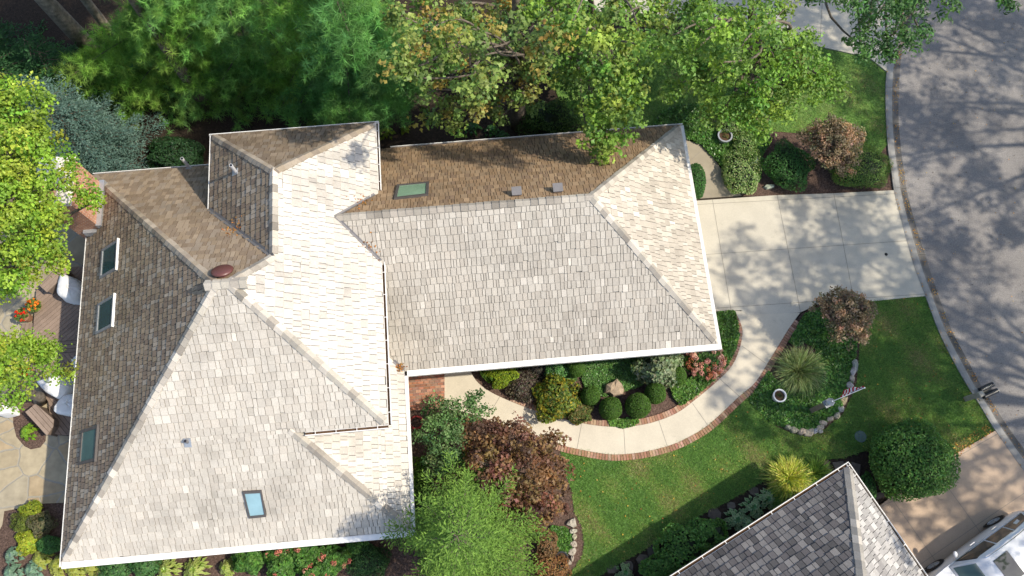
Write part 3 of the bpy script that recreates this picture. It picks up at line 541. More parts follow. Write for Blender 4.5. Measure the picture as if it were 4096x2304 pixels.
# main block, wing, porch and garage slopes
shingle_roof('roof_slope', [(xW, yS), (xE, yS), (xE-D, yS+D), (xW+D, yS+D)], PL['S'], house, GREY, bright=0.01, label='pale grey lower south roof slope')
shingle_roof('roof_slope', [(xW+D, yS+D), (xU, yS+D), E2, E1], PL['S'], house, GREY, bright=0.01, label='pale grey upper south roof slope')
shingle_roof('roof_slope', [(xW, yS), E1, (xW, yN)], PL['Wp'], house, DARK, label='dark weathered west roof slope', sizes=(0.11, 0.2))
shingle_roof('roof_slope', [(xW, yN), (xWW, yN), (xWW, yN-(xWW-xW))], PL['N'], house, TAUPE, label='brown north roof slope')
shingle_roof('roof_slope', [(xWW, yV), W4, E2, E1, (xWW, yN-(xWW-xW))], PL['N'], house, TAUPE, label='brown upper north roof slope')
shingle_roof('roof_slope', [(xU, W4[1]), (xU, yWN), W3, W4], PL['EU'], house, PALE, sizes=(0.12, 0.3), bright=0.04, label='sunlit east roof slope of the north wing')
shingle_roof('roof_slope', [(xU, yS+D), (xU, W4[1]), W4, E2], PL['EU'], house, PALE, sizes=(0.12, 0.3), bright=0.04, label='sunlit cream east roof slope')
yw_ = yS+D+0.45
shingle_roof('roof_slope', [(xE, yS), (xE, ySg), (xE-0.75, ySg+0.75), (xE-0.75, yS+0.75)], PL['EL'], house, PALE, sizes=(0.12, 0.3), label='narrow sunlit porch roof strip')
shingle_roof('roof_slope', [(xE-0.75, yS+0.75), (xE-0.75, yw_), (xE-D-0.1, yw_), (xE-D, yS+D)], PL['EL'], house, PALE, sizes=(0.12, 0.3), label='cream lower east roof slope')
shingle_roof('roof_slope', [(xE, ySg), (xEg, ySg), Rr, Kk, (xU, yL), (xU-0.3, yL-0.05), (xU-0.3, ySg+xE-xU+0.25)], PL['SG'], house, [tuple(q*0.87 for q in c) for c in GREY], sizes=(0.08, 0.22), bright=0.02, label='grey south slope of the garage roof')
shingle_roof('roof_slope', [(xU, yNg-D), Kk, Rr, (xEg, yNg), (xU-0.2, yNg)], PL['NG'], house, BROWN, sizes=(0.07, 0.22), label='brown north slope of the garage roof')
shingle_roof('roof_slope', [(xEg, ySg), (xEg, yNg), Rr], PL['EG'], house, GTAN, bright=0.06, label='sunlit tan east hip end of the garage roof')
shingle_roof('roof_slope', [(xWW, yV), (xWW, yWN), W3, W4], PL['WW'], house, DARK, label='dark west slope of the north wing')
shingle_roof('roof_slope', [(xWW, yWN), W3, (xU, yWN)], PL['NW'], house, [tuple(q*0.8 for q in c) for c in TAUPE], label='north hip end of the wing with tree shade in its colour')  # taupe tones darkened to paint tree shade onto this hip
def caps(a, b, ka, kb, parent, tone, name='hip_cap', Wf=None, zf=None, hw=0.125):
    a, b = np.array(a, float), np.array(b, float); L = np.linalg.norm(b-a); d = (b-a)/L; s = np.array([-d[1], d[0]]); Wf = Wf or W; zf = zf or zpl; st = 0.24; mb = MB(); k = int(L/st)
    def q(p, zo): z = min(zf(ka, *p), zf(kb, *p)); return Wf(p[0], p[1], z+zo)
    for i in range(k+1):
        u0 = max(0, i*st-0.02); u1 = min(L, (i+1)*st+0.03)
        if u1-u0 < 0.06: continue
        h0, h1 = 0.075+random.gauss(0, .005), 0.045; w = hw*random.uniform(0.92, 1.08); col = np.array(tone[random.randrange(len(tone))])*(1+random.gauss(0, 0.12))
        p0, p1 = a+d*u0, a+d*u1; pts = [q(p0-s*w, h0), q(p0, h0+.01), q(p0+s*w, h0), q(p1-s*w, h1), q(p1, h1+.01), q(p1+s*w, h1)]; pts += [p-np.array([0, 0, 0.07]) for p in pts]
        mb.add(pts, [[0, 1, 4, 3], [1, 2, 5, 4], [0, 6, 7, 1], [1, 7, 8, 2], [0, 3, 9, 6], [2, 8, 11, 5], [3, 4, 10, 9], [4, 5, 11, 10]], 0, col)
    return mb.build(name, M['shingle'], parent)
CAPL = [(0.47, 0.43, 0.36), (0.40, 0.365, 0.31), (0.53, 0.48, 0.41), (0.33, 0.295, 0.25)]; CAPD = [(0.33, 0.27, 0.20), (0.28, 0.23, 0.18), (0.38, 0.32, 0.25)]
e1 = 0.16
caps((xW+.1, yS+.1), E1, 'S', 'Wp', house, CAPL); caps((xW+.1, yN-.1), E1, 'N', 'Wp', house, CAPD); caps((E1[0]-.3, yE), (E2[0]+.5, yE), 'S', 'N', house, CAPL, 'ridge_cap', hw=0.15)
caps((xU-.1, yS+D+.1), E2, 'S', 'EU', house, CAPL); caps((xE-.1, yS+.1), (xE-D-0.1, yS+D+0.1), 'S', 'EL', house, CAPL); caps(W4, E2, 'N', 'EU', house, CAPL)
caps((W4[0], W4[1]+0.1), (W3[0], W3[1]+.1), 'WW', 'EU', house, CAPL, 'ridge_cap'); caps((xWW+.1, yWN-.1), W3, 'WW', 'NW', house, CAPD); caps((xU-.1, yWN-.1), W3, 'EU', 'NW', house, CAPD)
caps((xEg-.1, ySg+.1), Rr, 'SG', 'EG', house, CAPL); caps((xEg-.1, yNg-.1), Rr, 'NG', 'EG', house, CAPL); caps(Kk, (Rr[0]+.1, Rr[1]), 'SG', 'NG', house, [(0.30, 0.27, 0.23), (0.38, 0.34, 0.29), (0.44, 0.40, 0.34)], 'ridge_cap')
def valley(a, b, ka, kb, wdt=0.11):
    a, b = np.array(a, float), np.array(b, float); d = nrm(b-a); s = np.array([-d[1], d[0]]); mb = MB(); q = lambda p: W(p[0], p[1], max(zpl(ka, *p), zpl(kb, *p))+0.05)
    v = [q(a-s*wdt), q(a), q(a+s*wdt), q(b-s*wdt), q(b), q(b+s*wdt)]; mb.add(v, [[0, 1, 4, 3], [1, 2, 5, 4]]); mb.add([x-np.array([0, 0, .03]) for x in v], [[3, 4, 1, 0], [4, 5, 2, 1]]); return mb.build('valley_flashing', M['lead'], house)
valley((xWW, yV), W4, 'WW', 'N', 0.07); valley(Kk, (xU, yL), 'SG', 'EU', 0.045); valley(Kk, (xU-.1, yNg-D-.1), 'NG', 'EU', 0.05); valley((xE, ySg), (xU-.05, ySg+xE-xU+.05), 'SG', 'EL', 0.06)
def gutter(a, b, n, z, parent, covered=False, straps=0, Wf=None, wdt=0.13, fill=True):
    a, b = np.array(a, float), np.array(b, float); n = np.array(n, float); L = np.linalg.norm(b-a); d = (b-a)/L; Wf = Wf or W; mb = MB()
    def bx(o0, o1, zz0, zz1, mat, u0=0.0, u1=None):
        u1 = L if u1 is None else u1; p = [a+d*u0+n*o0, a+d*u1+n*o0, a+d*u1+n*o1, a+d*u0+n*o1]; v = [Wf(x[0], x[1], zz0) for x in p]+[Wf(x[0], x[1], zz1) for x in p]
        mb.add(v, [[3, 2, 1, 0], [4, 5, 6, 7], [0, 1, 5, 4], [1, 2, 6, 5], [2, 3, 7, 6], [3, 0, 4, 7]], mat)
    bx(0.0, 0.012, z-0.15, z-0.012, 0); bx(wdt-0.02, wdt, z-0.13, z+0.008, 0); bx(0.012, wdt-0.02, z-0.13, z-0.115, 0)
    if covered: bx(0.012, wdt-0.02, z-0.012, z+0.002, 0)
    elif fill: bx(0.014, wdt-0.022, z-0.114, z-0.075, 1)
    for k in range(straps): u = L*(k+0.5)/straps; bx(0.012, wdt-0.02, z-0.004, z+0.006, 0, u-0.009, u+0.009)
    return mb.build('gutter', [M['white'], M['debris']], parent)
gutter((xW, yS), (xE+.13, yS), (0, -1), z0, house, True, wdt=0.19); gutter((xW, yN), (xW, yS-.13), (-1, 0), z0, house, wdt=0.07, straps=20); gutter((xWW, yN), (xW, yN), (0, 1), z0, house, wdt=0.08)
gutter((xE, yS), (xE, ySg-.02), (1, 0), z0, house, True, wdt=0.12); gutter((xU, yS+D), (xU, yL), (1, 0), z1, house, straps=7, wdt=0.11); gutter((xU-0.0, yS+D-0.0), (xE-D+0.3, yS+D), (0, -1), z1, house, straps=4, wdt=0.11)
gutter((xU, yNg-D+.1), (xU, yWN), (1, 0), z1, house, straps=4, wdt=0.09); gutter((xU+.1, yWN), (xWW-.1, yWN), (0, 1), z1, house, wdt=0.06, straps=4); gutter((xWW, yWN), (xWW, yV), (-1, 0), z1, house, wdt=0.07)
gutter((xE+.02, ySg), (xEg+.12, ySg), (0, -1), z0, house, True, wdt=0.20); gutter((xEg, ySg), (xEg, yNg), (1, 0), z0, house, True, wdt=0.12); gutter((xEg+.1, yNg), (xU+.12, yNg), (0, 1), z0, house, wdt=0.09)
def wallbox(x0, x1, y0, y1, h):
    mb = MB(); c = W((x0+x1)/2, (y0+y1)/2, h/2-0.02); mb.box(c, (x1-x0, y1-y0, h), PSI); return mb.build('wall', M['siding'], house)
wallbox(xW+0.55, xE-0.6, yS+0.55, yN-0.55, z0-0.25); wallbox(xWW+0.5, xU-0.5, yS+D+0.5, yWN-0.5, z1-0.35); wallbox(xU-0.45, xEg-0.55, ySg+0.55, yNg-0.55, z0-0.27)
for (a, b, n, z) in [((xW, yS), (xE, yS), (0, -1), z0), ((xEg, ySg), (xEg, yNg), (1, 0), z0), ((xE, yS), (xE, ySg), (1, 0), z0), ((xW, yS), (xW, yN), (-1, 0), z0), ((xE, ySg), (xEg, ySg), (0, -1), z0), ((xU, yNg), (xEg, yNg), (0, 1), z0)]:
    a, b, n = np.array(a), np.array(b), np.array(n); q = [a-n*.04, b-n*.04, b-n*.7, a-n*.7]; MB().add([W(x[0], x[1], z-0.19) for x in q]+[W(x[0], x[1], z-0.16) for x in q], [[3, 2, 1, 0], [4, 5, 6, 7], [0, 1, 5, 4], [1, 2, 6, 5], [2, 3, 7, 6], [3, 0, 4, 7]]).build('soffit', M['offwhite'], house)
mb = MB()
for i in range(4): mb.box(W(xEg-0.51, (ySg+yNg)/2, 0.32+i*0.55), (0.06, 4.9, 0.53), PSI)
mb.build('garage_door', M['white'], house)
def on_plane(k, px, py, off=0.0):
    n, e, z = PL[k]; d = ray(px, py); nw = np.array([C5*n[0]-S5*n[1], S5*n[0]+C5*n[1]])
    s = (z+t*e+off-CH)/(d[2]+t*np.dot(nw, d[:2])); return np.array([0, 0, CH])+d*s
def skylight(k, pxs, glass, frame, head=None, label=None, h=0.11):
    top = np.array([on_plane(k, a, b, h) for a, b in pxs]); n, e, z = PL[k]; nn = nrm(np.array([C5*n[0]-S5*n[1], S5*n[0]+C5*n[1], 1/t])); base = top-nn*h*0.95
    if np.cross(top[1]-top[0], top[2]-top[1])[2] < 0: top, base = top[::-1], base[::-1]
    root = bpy.data.objects.new('skylight', None); COL.objects.link(root); root.parent = house; root.empty_display_size = .2
    if label: root['label'] = label
    c = top.mean(0); inn = c+(top-c)*0.84; gl = inn-nn*0.03; mb = MB(); V = np.vstack([base, top, inn, gl]); f = []
    for i in range(4):
        j = (i+1) % 4; f += [[i, j, 4+j, 4+i], [4+i, 4+j, 8+j, 8+i], [8+i, 8+j, 12+j, 12+i]]
    mb.add(V, f); fr = mb.build('skylight_frame', M[frame], root)
    gb = MB(); gb.add(np.vstack([gl+nn*0.006, gl-nn*0.05]), [[0, 1, 2, 3], [7, 6, 5, 4]]); gb.build('pane', M[glass], root)
    if head is not None:
        a, b = top[head[0]], top[head[1]]; u = nrm(b-a); o = nrm(np.cross(u, nn)); o = o if np.dot(o, a-c) > 0 else -o; w = 0.03; hb = MB()
        q = [a-u*.03-o*.01, b+u*.03-o*.01, b+u*.03+o*w, a-u*.03+o*w]; hb.add([x+nn*.015 for x in q]+[x-nn*.14 for x in q], [[0, 1, 2, 3], [7, 6, 5, 4], [0, 4, 5, 1], [1, 5, 6, 2], [2, 6, 7, 3], [3, 7, 4, 0]]); hb.build('head_flashing', M['white' if frame != 'bronze' else 'bronze'], root)
    return root
def hd(k, pxs): return None
skylight('Wp', T(0, 768, [(765, 435), (885, 355), (872, 582), (748, 655)]), 'sky_glass_dark', 'grey_metal', (1, 2), 'northern west skylight with white head flashing')
skylight('Wp', T(0, 768, [(735, 845), (858, 770), (842, 1010), (718, 1075)]), 'sky_glass_dark', 'grey_metal', (1, 2), 'middle west skylight with white head flashing')
skylight('Wp', T(0, 1536, [(612, 350), (733, 312), (713, 580), (590, 612)]), 'sky_glass', 'bronze', (1, 2), 'southern west skylight with green tinted glass')
skylight('S', [(970, 1968), (1045, 1964), (1064, 2068), (996, 2075)], 'sky_glass_reflection', 'bronze', None, 'south skylight with the blue sky reflection painted into its glass')
skylight('NG', [(1588, 737), (1716, 725), (1713, 776), (1575, 792)], 'sky_glass_pale', 'bronze', None, 'garage roof skylight with pale green glass')
def pipe(k, px, py, h, r, mat, label):
    b = on_plane(k, px, py); root = bpy.data.objects.new('vent_pipe', None); COL.objects.link(root); root.parent = house; root['label'] = label
    mb = MB(); mb.tube([b-[0, 0, .1], b+[0, 0, h]], r, 12, 0, cap=False); mb.tube([b+[0, 0, h], b+[0, 0, h*0.4]], r*0.8, 12, 1, cap=True); a = np.linspace(0, 2*PI, 12, endpoint=False); ring = np.stack([np.cos(a), np.sin(a), 0*a], 1); mb.add(np.vstack([b+[0, 0, h]+ring*r, b+[0, 0, h]+ring*r*.8]), [[i, (i+1) % 12, 12+(i+1) % 12, 12+i] for i in range(12)]); mb.build('pipe', [M[mat], M['black']], root)
    n, e, z = PL[k]; nn = nrm(np.array([C5*n[0]-S5*n[1], S5*n[0]+C5*n[1], 1/t])); u = nrm(np.cross(nn, [n[1], -n[0], 0.01])); v = np.cross(nn, u); fb = MB(); q = [b+nn*.05+u*x+v*y for x, y in ((-.15, -.1), (.15, -.1), (.15, .1), (-.15, .1))]; fb.add(q+[x-nn*.04 for x in q], [[0, 1, 2, 3], [0, 4, 5, 1], [1, 5, 6, 2], [2, 6, 7, 3], [3, 7, 4, 0]]); fb.build('pipe_flashing', M['galv'], root); return root
pipe('WW', 945, 690, 0.5, 0.055, 'pvc', 'grey vent pipe on the dark wing slope'); pipe('N', 760, 672, 0.75, 0.06, 'pvc', 'white vent pipe at the north eave'); pipe('S', 752, 1768, 0.22, 0.05, 'lead', 'short dark vent pipe on the south slope')
for px, py in ((2067, 778), (2231, 764)):
    b = on_plane('NG', px, py, 0.02); mb = MB(); mb.box(b+[0, 0, 0.04], (0.30, 0.22, 0.22), PSI, 0, top=0.82); mb.box(b+W(0, 0.05, 0.16), (0.31, 0.29, 0.03), PSI); mb.build('box_vent', M['lead'], house)
b = on_plane('N', 893, 1098, 0.05); mb = MB(); nv_ = nrm(W(0, 1, 1/t)); uv_ = nrm(np.cross(nv_, [1, 0, 0])); wv_ = np.cross(nv_, uv_); q_ = MB(); q_.ball((0, 0, .13), (0.30, 0.30, 0.085), nu=26, nv=8, zmin=0); q_.tube([(0, 0, .135), (0, 0, .09)], [0.30, 0.29], 26); q_.tube([(0, 0, -.1), (0, 0, .1)], 0.16, 16); v_ = np.vstack(q_.v); mb.add(b+v_[:, :1]*uv_+v_[:, 1:2]*wv_+v_[:, 2:]*nv_, np.zeros((0, 3), int)); mb.loops, mb.sizes, mb.mi = q_.loops, q_.sizes, q_.mi; mb.build('dome_vent', M['maroon'], house, smooth=True)
# chimney
SE = P(394, 905, 3.55); cwN = W(0, 1, 0); cwE = W(1, 0, 0); cx, cy = 0.95, 1.62; zt = 5.45
cc = SE[:2]-cwE[:2]*cx/2+cwN[:2]*cy/2
ch = bpy.data.objects.new('chimney', None); COL.objects.link(ch); ch.parent = house
mb = MB(); mb.box((*cc, zt/2), (cx, cy, zt), PSI); mb.build('chimney_stack', M['brick'], ch)
mb = MB(); mb.box((*cc, zt+0.06), (cx+0.16, cy+0.16, 0.12), PSI, top=0.96); mb.build('chimney_crown', M['offwhite'], ch)
q = cc+cwN[:2]*0.38-cwE[:2]*0.1; mb = MB(); mb.box((*q, zt+0.28), (0.42, 0.42, 0.34), PSI, 0); mb.box((*q, zt+0.48), (0.55, 0.55, 0.05), PSI); mb.build('flue_cap', M['galv'], ch)
q = cc-cwN[:2]*0.45-cwE[:2]*0.1; mb = MB(); mb.box((*q, zt+0.22), (0.34, 0.34, 0.24), PSI); mb.build('clay_flue', M['brick'], ch)
mb = MB(); q = cc+cwE[:2]*(cx/2+0.07); mb.box((*q, 3.55), (0.18, cy+0.1, 0.34), PSI); q = cc-cwN[:2]*(cy/2+0.05); mb.box((*(q+cwE[:2]*0.2), 3.2), (0.7, 0.16, 0.3), PSI); mb.build('chimney_flashing', M['galv'], ch)
# brick porch
pa = [P(a, b)[:2] for a, b in ((1600, 1440), (1779, 1440), (1779, 1634), (1633, 1645), (1600, 1645))]; mb = MB(); pb = np.array(pa); pb = pb if poly_area(pb) > 0 else pb[::-1]; mb.prism(pb, 0.0, 0.085, 1)
o0 = P(1590, 1660)[:2]; du, dv = W(1, 0)[:2], W(0, 1)[:2]
for i in range(0, 14):
    for j in range(0, 20):
        a0, b0 = i*0.205+(0.1 if j % 2 else 0), j*0.105; q = [o0+du*(a0+x)+dv*(b0+y) for x, y in ((0, 0), (0.192, 0), (0.192, 0.092), (0, 0.092))]; c = clip_poly([tuple(x) for x in q], [tuple(x) for x in pb])
        if len(c) > 2: mb.prism(c, 0.08, 0.10, 0, jit([(0.42, 0.19, 0.12), (0.36, 0.17, 0.11), (0.48, 0.27, 0.18), (0.32, 0.19, 0.14)], 1, .1, .04)[0])
tag(mb.build('porch_floor', [M['brick_unit'], M['joint']], None, (*pb.mean(0), 0)), 'red brick paver landing at the front door', 'porch')
# next-door house
NA = P(3393, 1866, 2.8); du1 = nrm((P(2713, 2302, 2.8)-NA)[:2]); dv1 = np.array([-du1[1], du1[0]]); dv1 = dv1 if dv1[1] < 0 else -dv1
def WN(x, y, z=0.0): return np.array([NA[0]+du1[0]*x+dv1[0]*y, NA[1]+du1[1]*x+dv1[1]*y, z])
tn = 0.88; nw_, nl_ = 9.0, 14.0
nb = thing('neighbour_house', WN(5, 4, 0), 'house next door with dark grey shingle hip roof corner', 'house')
PN = {'L': ((0, -1), 0, 2.8), 'R': ((-1, 0), 0, 2.8), 'B': ((0, 1), nw_, 2.8)}
def zn(k, x, y):
    n, e, z = PN[k]; return z+tn*(e-(n[0]*x+n[1]*y))
DK_SHADE = [(0.15, 0.14, 0.14), (0.105, 0.10, 0.10), (0.185, 0.175, 0.17), (0.13, 0.12, 0.12), (0.24, 0.225, 0.215)]  # same roof as MG, darkened to paint in the slope's shade
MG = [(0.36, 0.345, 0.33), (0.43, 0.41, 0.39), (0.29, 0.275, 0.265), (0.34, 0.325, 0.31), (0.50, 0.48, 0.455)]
h2 = nw_/2
shingle_roof('roof_slope', [(0, 0), (h2, h2), (nl_, h2), (nl_, 0)], PN['L'], nb, DK_SHADE, WN, tn, label='roof slope with its shade put into darker grey shingles', sizes=(0.13, 0.24), ex=0.19)
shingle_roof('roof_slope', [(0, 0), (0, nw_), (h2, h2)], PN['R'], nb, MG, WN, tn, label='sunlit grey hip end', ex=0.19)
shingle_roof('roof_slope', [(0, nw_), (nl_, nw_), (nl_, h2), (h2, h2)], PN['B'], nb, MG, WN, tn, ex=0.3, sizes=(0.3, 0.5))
caps((0.05, 0.05), (h2, h2), 'L', 'R', nb, [(0.33, 0.31, 0.28), (0.27, 0.255, 0.235), (0.40, 0.37, 0.33)], Wf=WN, zf=zn, hw=0.15)
caps((0.05, nw_-.05), (h2, h2), 'B', 'R', nb, MG, Wf=WN, zf=zn); caps((h2, h2), (nl_, h2), 'B', 'L', nb, MG, 'ridge_cap', Wf=WN, zf=zn)
gutter((-0.1, 0), (nl_, 0), (0, -1), 2.8, nb, False, 16, WN, 0.12); gutter((0, -0.08), (0, nw_), (-1, 0), 2.8, nb, False, 11, WN, 0.10)
mb = MB(); c = WN(nl_/2+.3, nw_/2, 1.26); mb.box(c, (nl_-0.4, nw_-1.1, 2.5), math.atan2(du1[1], du1[0])); mb.build('wall', M['siding'], nb)
# ================================================================== DECK AND PATIO THINGS
def planks(mb, poly, z, ang, w, gap, th, tone, mat=0):
    p = np.array([q[:2] for q in poly]); p = p if poly_area(p) > 0 else p[::-1]; d = np.array([math.cos(ang), math.sin(ang)]); s = np.array([-d[1], d[0]]); a, b = p@d, p@s; k0 = math.floor(b.min()/w)
    tl = [[tuple(p[i]) for i in q] for q in tris(p)]; tl = [q if poly_area(np.array(q)) > 0 else q[::-1] for q in tl]
    for k in range(k0, int(b.max()/w)+1):
        col = np.array(tone)*(1+random.gauss(0, .07)); q = [d*u+s*v for u, v in ((a.min(), k*w+gap/2), (a.max(), k*w+gap/2), (a.max(), (k+1)*w-gap/2), (a.min(), (k+1)*w-gap/2))]
        for tr in tl:
            c = clip_poly([tuple(x) for x in q], tr)
            if len(c) > 2: mb.prism(c, z-th, z, mat, col)
DT = (0.265, 0.195, 0.15); zd = 0.30
deck = thing('deck', P(230, 1400, 0), 'brown timber deck with diagonal boards beside the house', 'deck')
Z3 = lambda *p: [(a/2.897, 1000+b/2.897) for a, b in p]
dk_a = [P(a, b, zd) for a, b in Z3((640, 215), (420, 470), (400, 720), (385, 900), (372, 1068), (1080, 1035), (1080, 175))]; dk_b = [P(a, b, zd) for a, b in Z3((372, 1068), (350, 1210), (1080, 1195), (1080, 1035))]; dk_c = [P(a, b, zd) for a, b in Z3((350, 1210), (330, 1420))+T(0, 1536, [(290, 130), (330, 90), (345, 388), (560, 402)])+Z3((1080, 1195))]
dk_c = [P(a, b, zd) for a, b in Z3((350, 1210), (340, 1400), (480, 1640), (560, 1760), (600, 2130), (860, 2160), (1080, 2160), (1080, 1195))]
for nm, pl, an in (('deck_boards', dk_a, 0.80), ('deck_boards', dk_b, PSI*0.7), ('deck_boards', dk_c, -0.80)):
    mb = MB(); planks(mb, pl, zd, an, 0.145, 0.014, 0.03, DT); pp = np.array([q[:2] for q in pl]); mb.prism(pp if poly_area(pp) > 0 else pp[::-1], 0.0, zd-0.035, 0, (0.03, 0.022, 0.018)); mb.build(nm, M['plank'], deck)
st = [P(a, b, 0.16) for a, b in Z3((250, 850), (392, 850), (372, 1075), (232, 1050))]; mb = MB(); planks(mb, st, 0.16, 1.52, 0.15, 0.014, 0.03, DT); pp = np.array([q[:2] for q in st]); mb.prism(pp if poly_area(pp) > 0 else pp[::-1], 0.0, 0.125, 0, (0.03, 0.022, 0.018)); mb.build('step', M['plank'], deck)
def bench(pxs, h, ang, label, top=0.0):
    q = np.array([P(a, b, h)[:2] for a, b in pxs]); q = q if poly_area(q) > 0 else q[::-1]; c = q.mean(0); root = thing('deck_bench', (*c, 0), label, 'bench', 'built-in benches on the deck')
    mb = MB(); planks(mb, q, h, ang, 0.14, 0.012, 0.045, (0.30, 0.225, 0.175)); mb.build('seat', M['plank'], root); mb = MB(); i = c+(q-c)*0.93; mb.prism(i, 0.02, h-0.047, 0, (0.17, 0.125, 0.095)); mb.build('base', M['plank'], root); return root
a1 = P(*Z3((455, 410))[0], .75); a2 = P(*Z3((700, 165))[0], .75)
bench(Z3((455, 410), (700, 165), (800, 240), (540, 487)), 0.75, math.atan2((a2-a1)[1], (a2-a1)[0]), 'tan timber bench at the upper edge of the deck')
a1 = P(*T(0, 1536, [(190, 212)])[0], .72); a2 = P(*T(0, 1536, [(350, 392)])[0], .72)
bench(T(0, 1536, [(190, 212), (268, 150), (405, 268), (400, 320), (352, 388)]), 0.72, math.atan2((a2-a1)[1], (a2-a1)[0]), 'tan timber bench with a clipped corner beside the mulched tree circle')
def covered(pxs, zt, zb, label, spread=1.18, bump=0.12):
    top = np.array([P(a, b, zt) for a, b in pxs]); n = len(top); c = top[:, :2].mean(0); base = (*c, zb)
    ring = smooth_line(np.vstack([top[:, :2], top[:1, :2]]), 6)[:-1]; m = len(ring); rows = [(0.0, zt+bump), (0.35, zt+bump*0.9), (0.72, zt+bump*0.4), (0.95, zt-0.01), (1.03, zt-0.10), (1.08, zt*0.55+zb*0.45), (spread, zb+0.03)]
    V = []; wv = rng.normal(0, 1, (m,)); wv = np.convolve(np.r_[wv, wv, wv], np.ones(3)/3, 'same')[m:2*m]
    for i, (f, z) in enumerate(rows): k = f*(1+(0.05*wv*(i > 3))); V.append(np.c_[c+(ring-c)*np.asarray(k)[..., None] if np.ndim(k) else c+(ring-c)*k, np.full(m, z)+0.015*rng.normal(size=m)])
    f = [[i*m+j, i*m+(j+1) % m, (i+1)*m+(j+1) % m, (i+1)*m+j] for i in range(len(rows)-1) for j in range(m)]
    o = MB().add(np.vstack(V), f).build('furniture_cover', M['cover'], None, base, True); return tag(o, label, 'covered chair', 'covered patio chairs')
covered(Z3((690, 270), (815, 308), (925, 405), (925, 480), (830, 560), (748, 545), (650, 490)), 0.95, zd, 'rounded white cloth furniture cover on the deck below the upper bench')
covered([(142, 1527), (196, 1492), (245, 1510), (270, 1545), (230, 1585), (185, 1572)], 0.95, zd, 'white cloth furniture cover beside the base of the leaning maple')
covered(T(0, 1536, [(470, 80), (585, 85), (562, 222), (400, 203)]), 0.85, zd, 'square white cloth furniture cover half under the west eave', 1.06, 0.02)
covered([(282, 1436), (322, 1418), (345, 1500), (308, 1500)], 0.85, zd, 'white furniture cover of which a corner shows under the west eave', 1.06, 0.02)
covered([(-40, 1622), (10, 1615), (30, 1628), (28, 1648), (-20, 1655)], 0.7, 0.04, 'white cloth cover on the patio at the left edge under maple leaves')
def flower_pot(px, py, rpx, h, cols, label):
    b = P(px, py, h*.6); r = rpx*mpp(b); b[2] = 0.05; root = thing('flower_pot', b, label, 'flower pot', 'potted flowers by the deck step')
    mb = MB(); mb.tube([b, b+[0, 0, .3], b+[0, 0, .33]], [r*.45, r*.6, r*.62], 14); mb.build('pot', m_plain('clay_pot', (0.30, 0.15, 0.09)) if 'clay' not in M else M['clay'], root)
    mb = MB(); cen, d = ell_points(26, b+[0, 0, .45], (r*.8, r*.8, .22), .5, -.2); clump_leaves(mb, cen, r*.28, 26, .07, [(.09, .16, .03), (.16, .22, .05), (.07, .12, .03)]); mb.build('foliage', M['leaf'], root)
    mb = MB(); cen, d = ell_points(18, b+[0, 0, .5], (r*.78, r*.78, .24), .9, .1); clump_leaves(mb, cen, .045, 14, .05, cols); mb.build('blossom', M['petal'], root)
flower_pot(145, 1224, 32, .6, [(.75, .16, .02), (.8, .22, .03)], 'potted plant with orange flowers at the deck edge')
flower_pot(98, 1266, 34, .6, [(.7, .03, .02), (.6, .02, .02)], 'potted plant with red flowers beside the deck step')
flower_pot(120, 1492, 30, .5, [(.75, .18, .03)], 'potted orange flowers half hidden under the maple branch')
# ================================================================== FRONT YARD THINGS
def planter(px, py, rpx, h, mat, label, plant=True):
    b = P(px, py, h); r = rpx*mpp(b); b[2] = 0; root = thing('planter', b, label, 'planter'); mb = MB()
    mb.tube([b, b+[0, 0, h*.9], b+[0, 0, h]], [r*.7, r*.97, r], 24, cap=False); mb.tube([b+[0, 0, h], b+[0, 0, h*.7]], [r*.80, r*.76], 24, cap=False); a = np.linspace(0, 2*PI, 24, endpoint=False); ring = np.stack([np.cos(a), np.sin(a), 0*a], 1); mb.add(np.vstack([b+[0, 0, h]+ring*r, b+[0, 0, h]+ring*r*.8]), [[i, (i+1) % 24, 24+(i+1) % 24, 24+i] for i in range(24)]); mb.build('pot', M[mat], root, smooth=False)
    mb = MB(); mb.ball(b+[0, 0, h*.8-.02], (r*.8, r*.8, .05), 0, nu=20, nv=6, zmin=0); mb.build('soil', M['soil'], root)
    if plant: mb = MB(); cen, d = ell_points(9, b+[0, 0, h*.85], (r*.5, r*.5, .08), .3, 0); clump_leaves(mb, cen, .07, 9, .05, [(.10, .09, .03), (.07, .1, .03)]); mb.build('foliage', M['leaf'], root)
planter(3120, 1582, 27, .45, 'white', 'round white planter of soil standing in the island ivy')
planter(2901, 541, 30, .4, 'galv', 'round grey planter in the ivy by the side path')
planter(2247, 2233, 27, .25, 'black', 'low dark bowl planter by the stone edged bed', True)
def rock(px, py, w, l, h, rz, tone, label, name='boulder', group=None, z=0.0, seed=None):
    b = P(px, py, h*.6); b[2] = z; mb = MB(); n = 9; a = (np.arange(n)+rng.random(n)*.7)*2*PI/n; k = 0.78+0.42*rng.random(n); ring = np.stack([np.cos(a)*k*l/2, np.sin(a)*k*w/2], 1); ca, sa = math.cos(rz), math.sin(rz); ring = ring@np.array([[ca, sa], [-sa, ca]])
    V = []; rows = [(1.0, -0.02), (1.04, h*.45), (.9, h*.85), (.45, h*1.02)]
    for f, zz in rows: V.append(np.c_[ring*f*(1+rng.normal(0, .03, (n, 1))), zz+rng.normal(0, h*.07, n)]+b)
    V = np.vstack(V+[[b+[0, 0, h]]]); f = [[i*n+j, i*n+(j+1) % n, (i+1)*n+(j+1) % n, (i+1)*n+j] for i in range(3) for j in range(n)]+[[3*n+j, 3*n+(j+1) % n, 4*n] for j in range(n)]
    o = mb.add(V, f, 0, jit([tone], 1, .08, .03)[0]).build(name, M['stone'], None, b); return tag(o, label, 'stone', group)
ROCKT = (0.47, 0.41, 0.31); GR = (0.42, 0.41, 0.38)
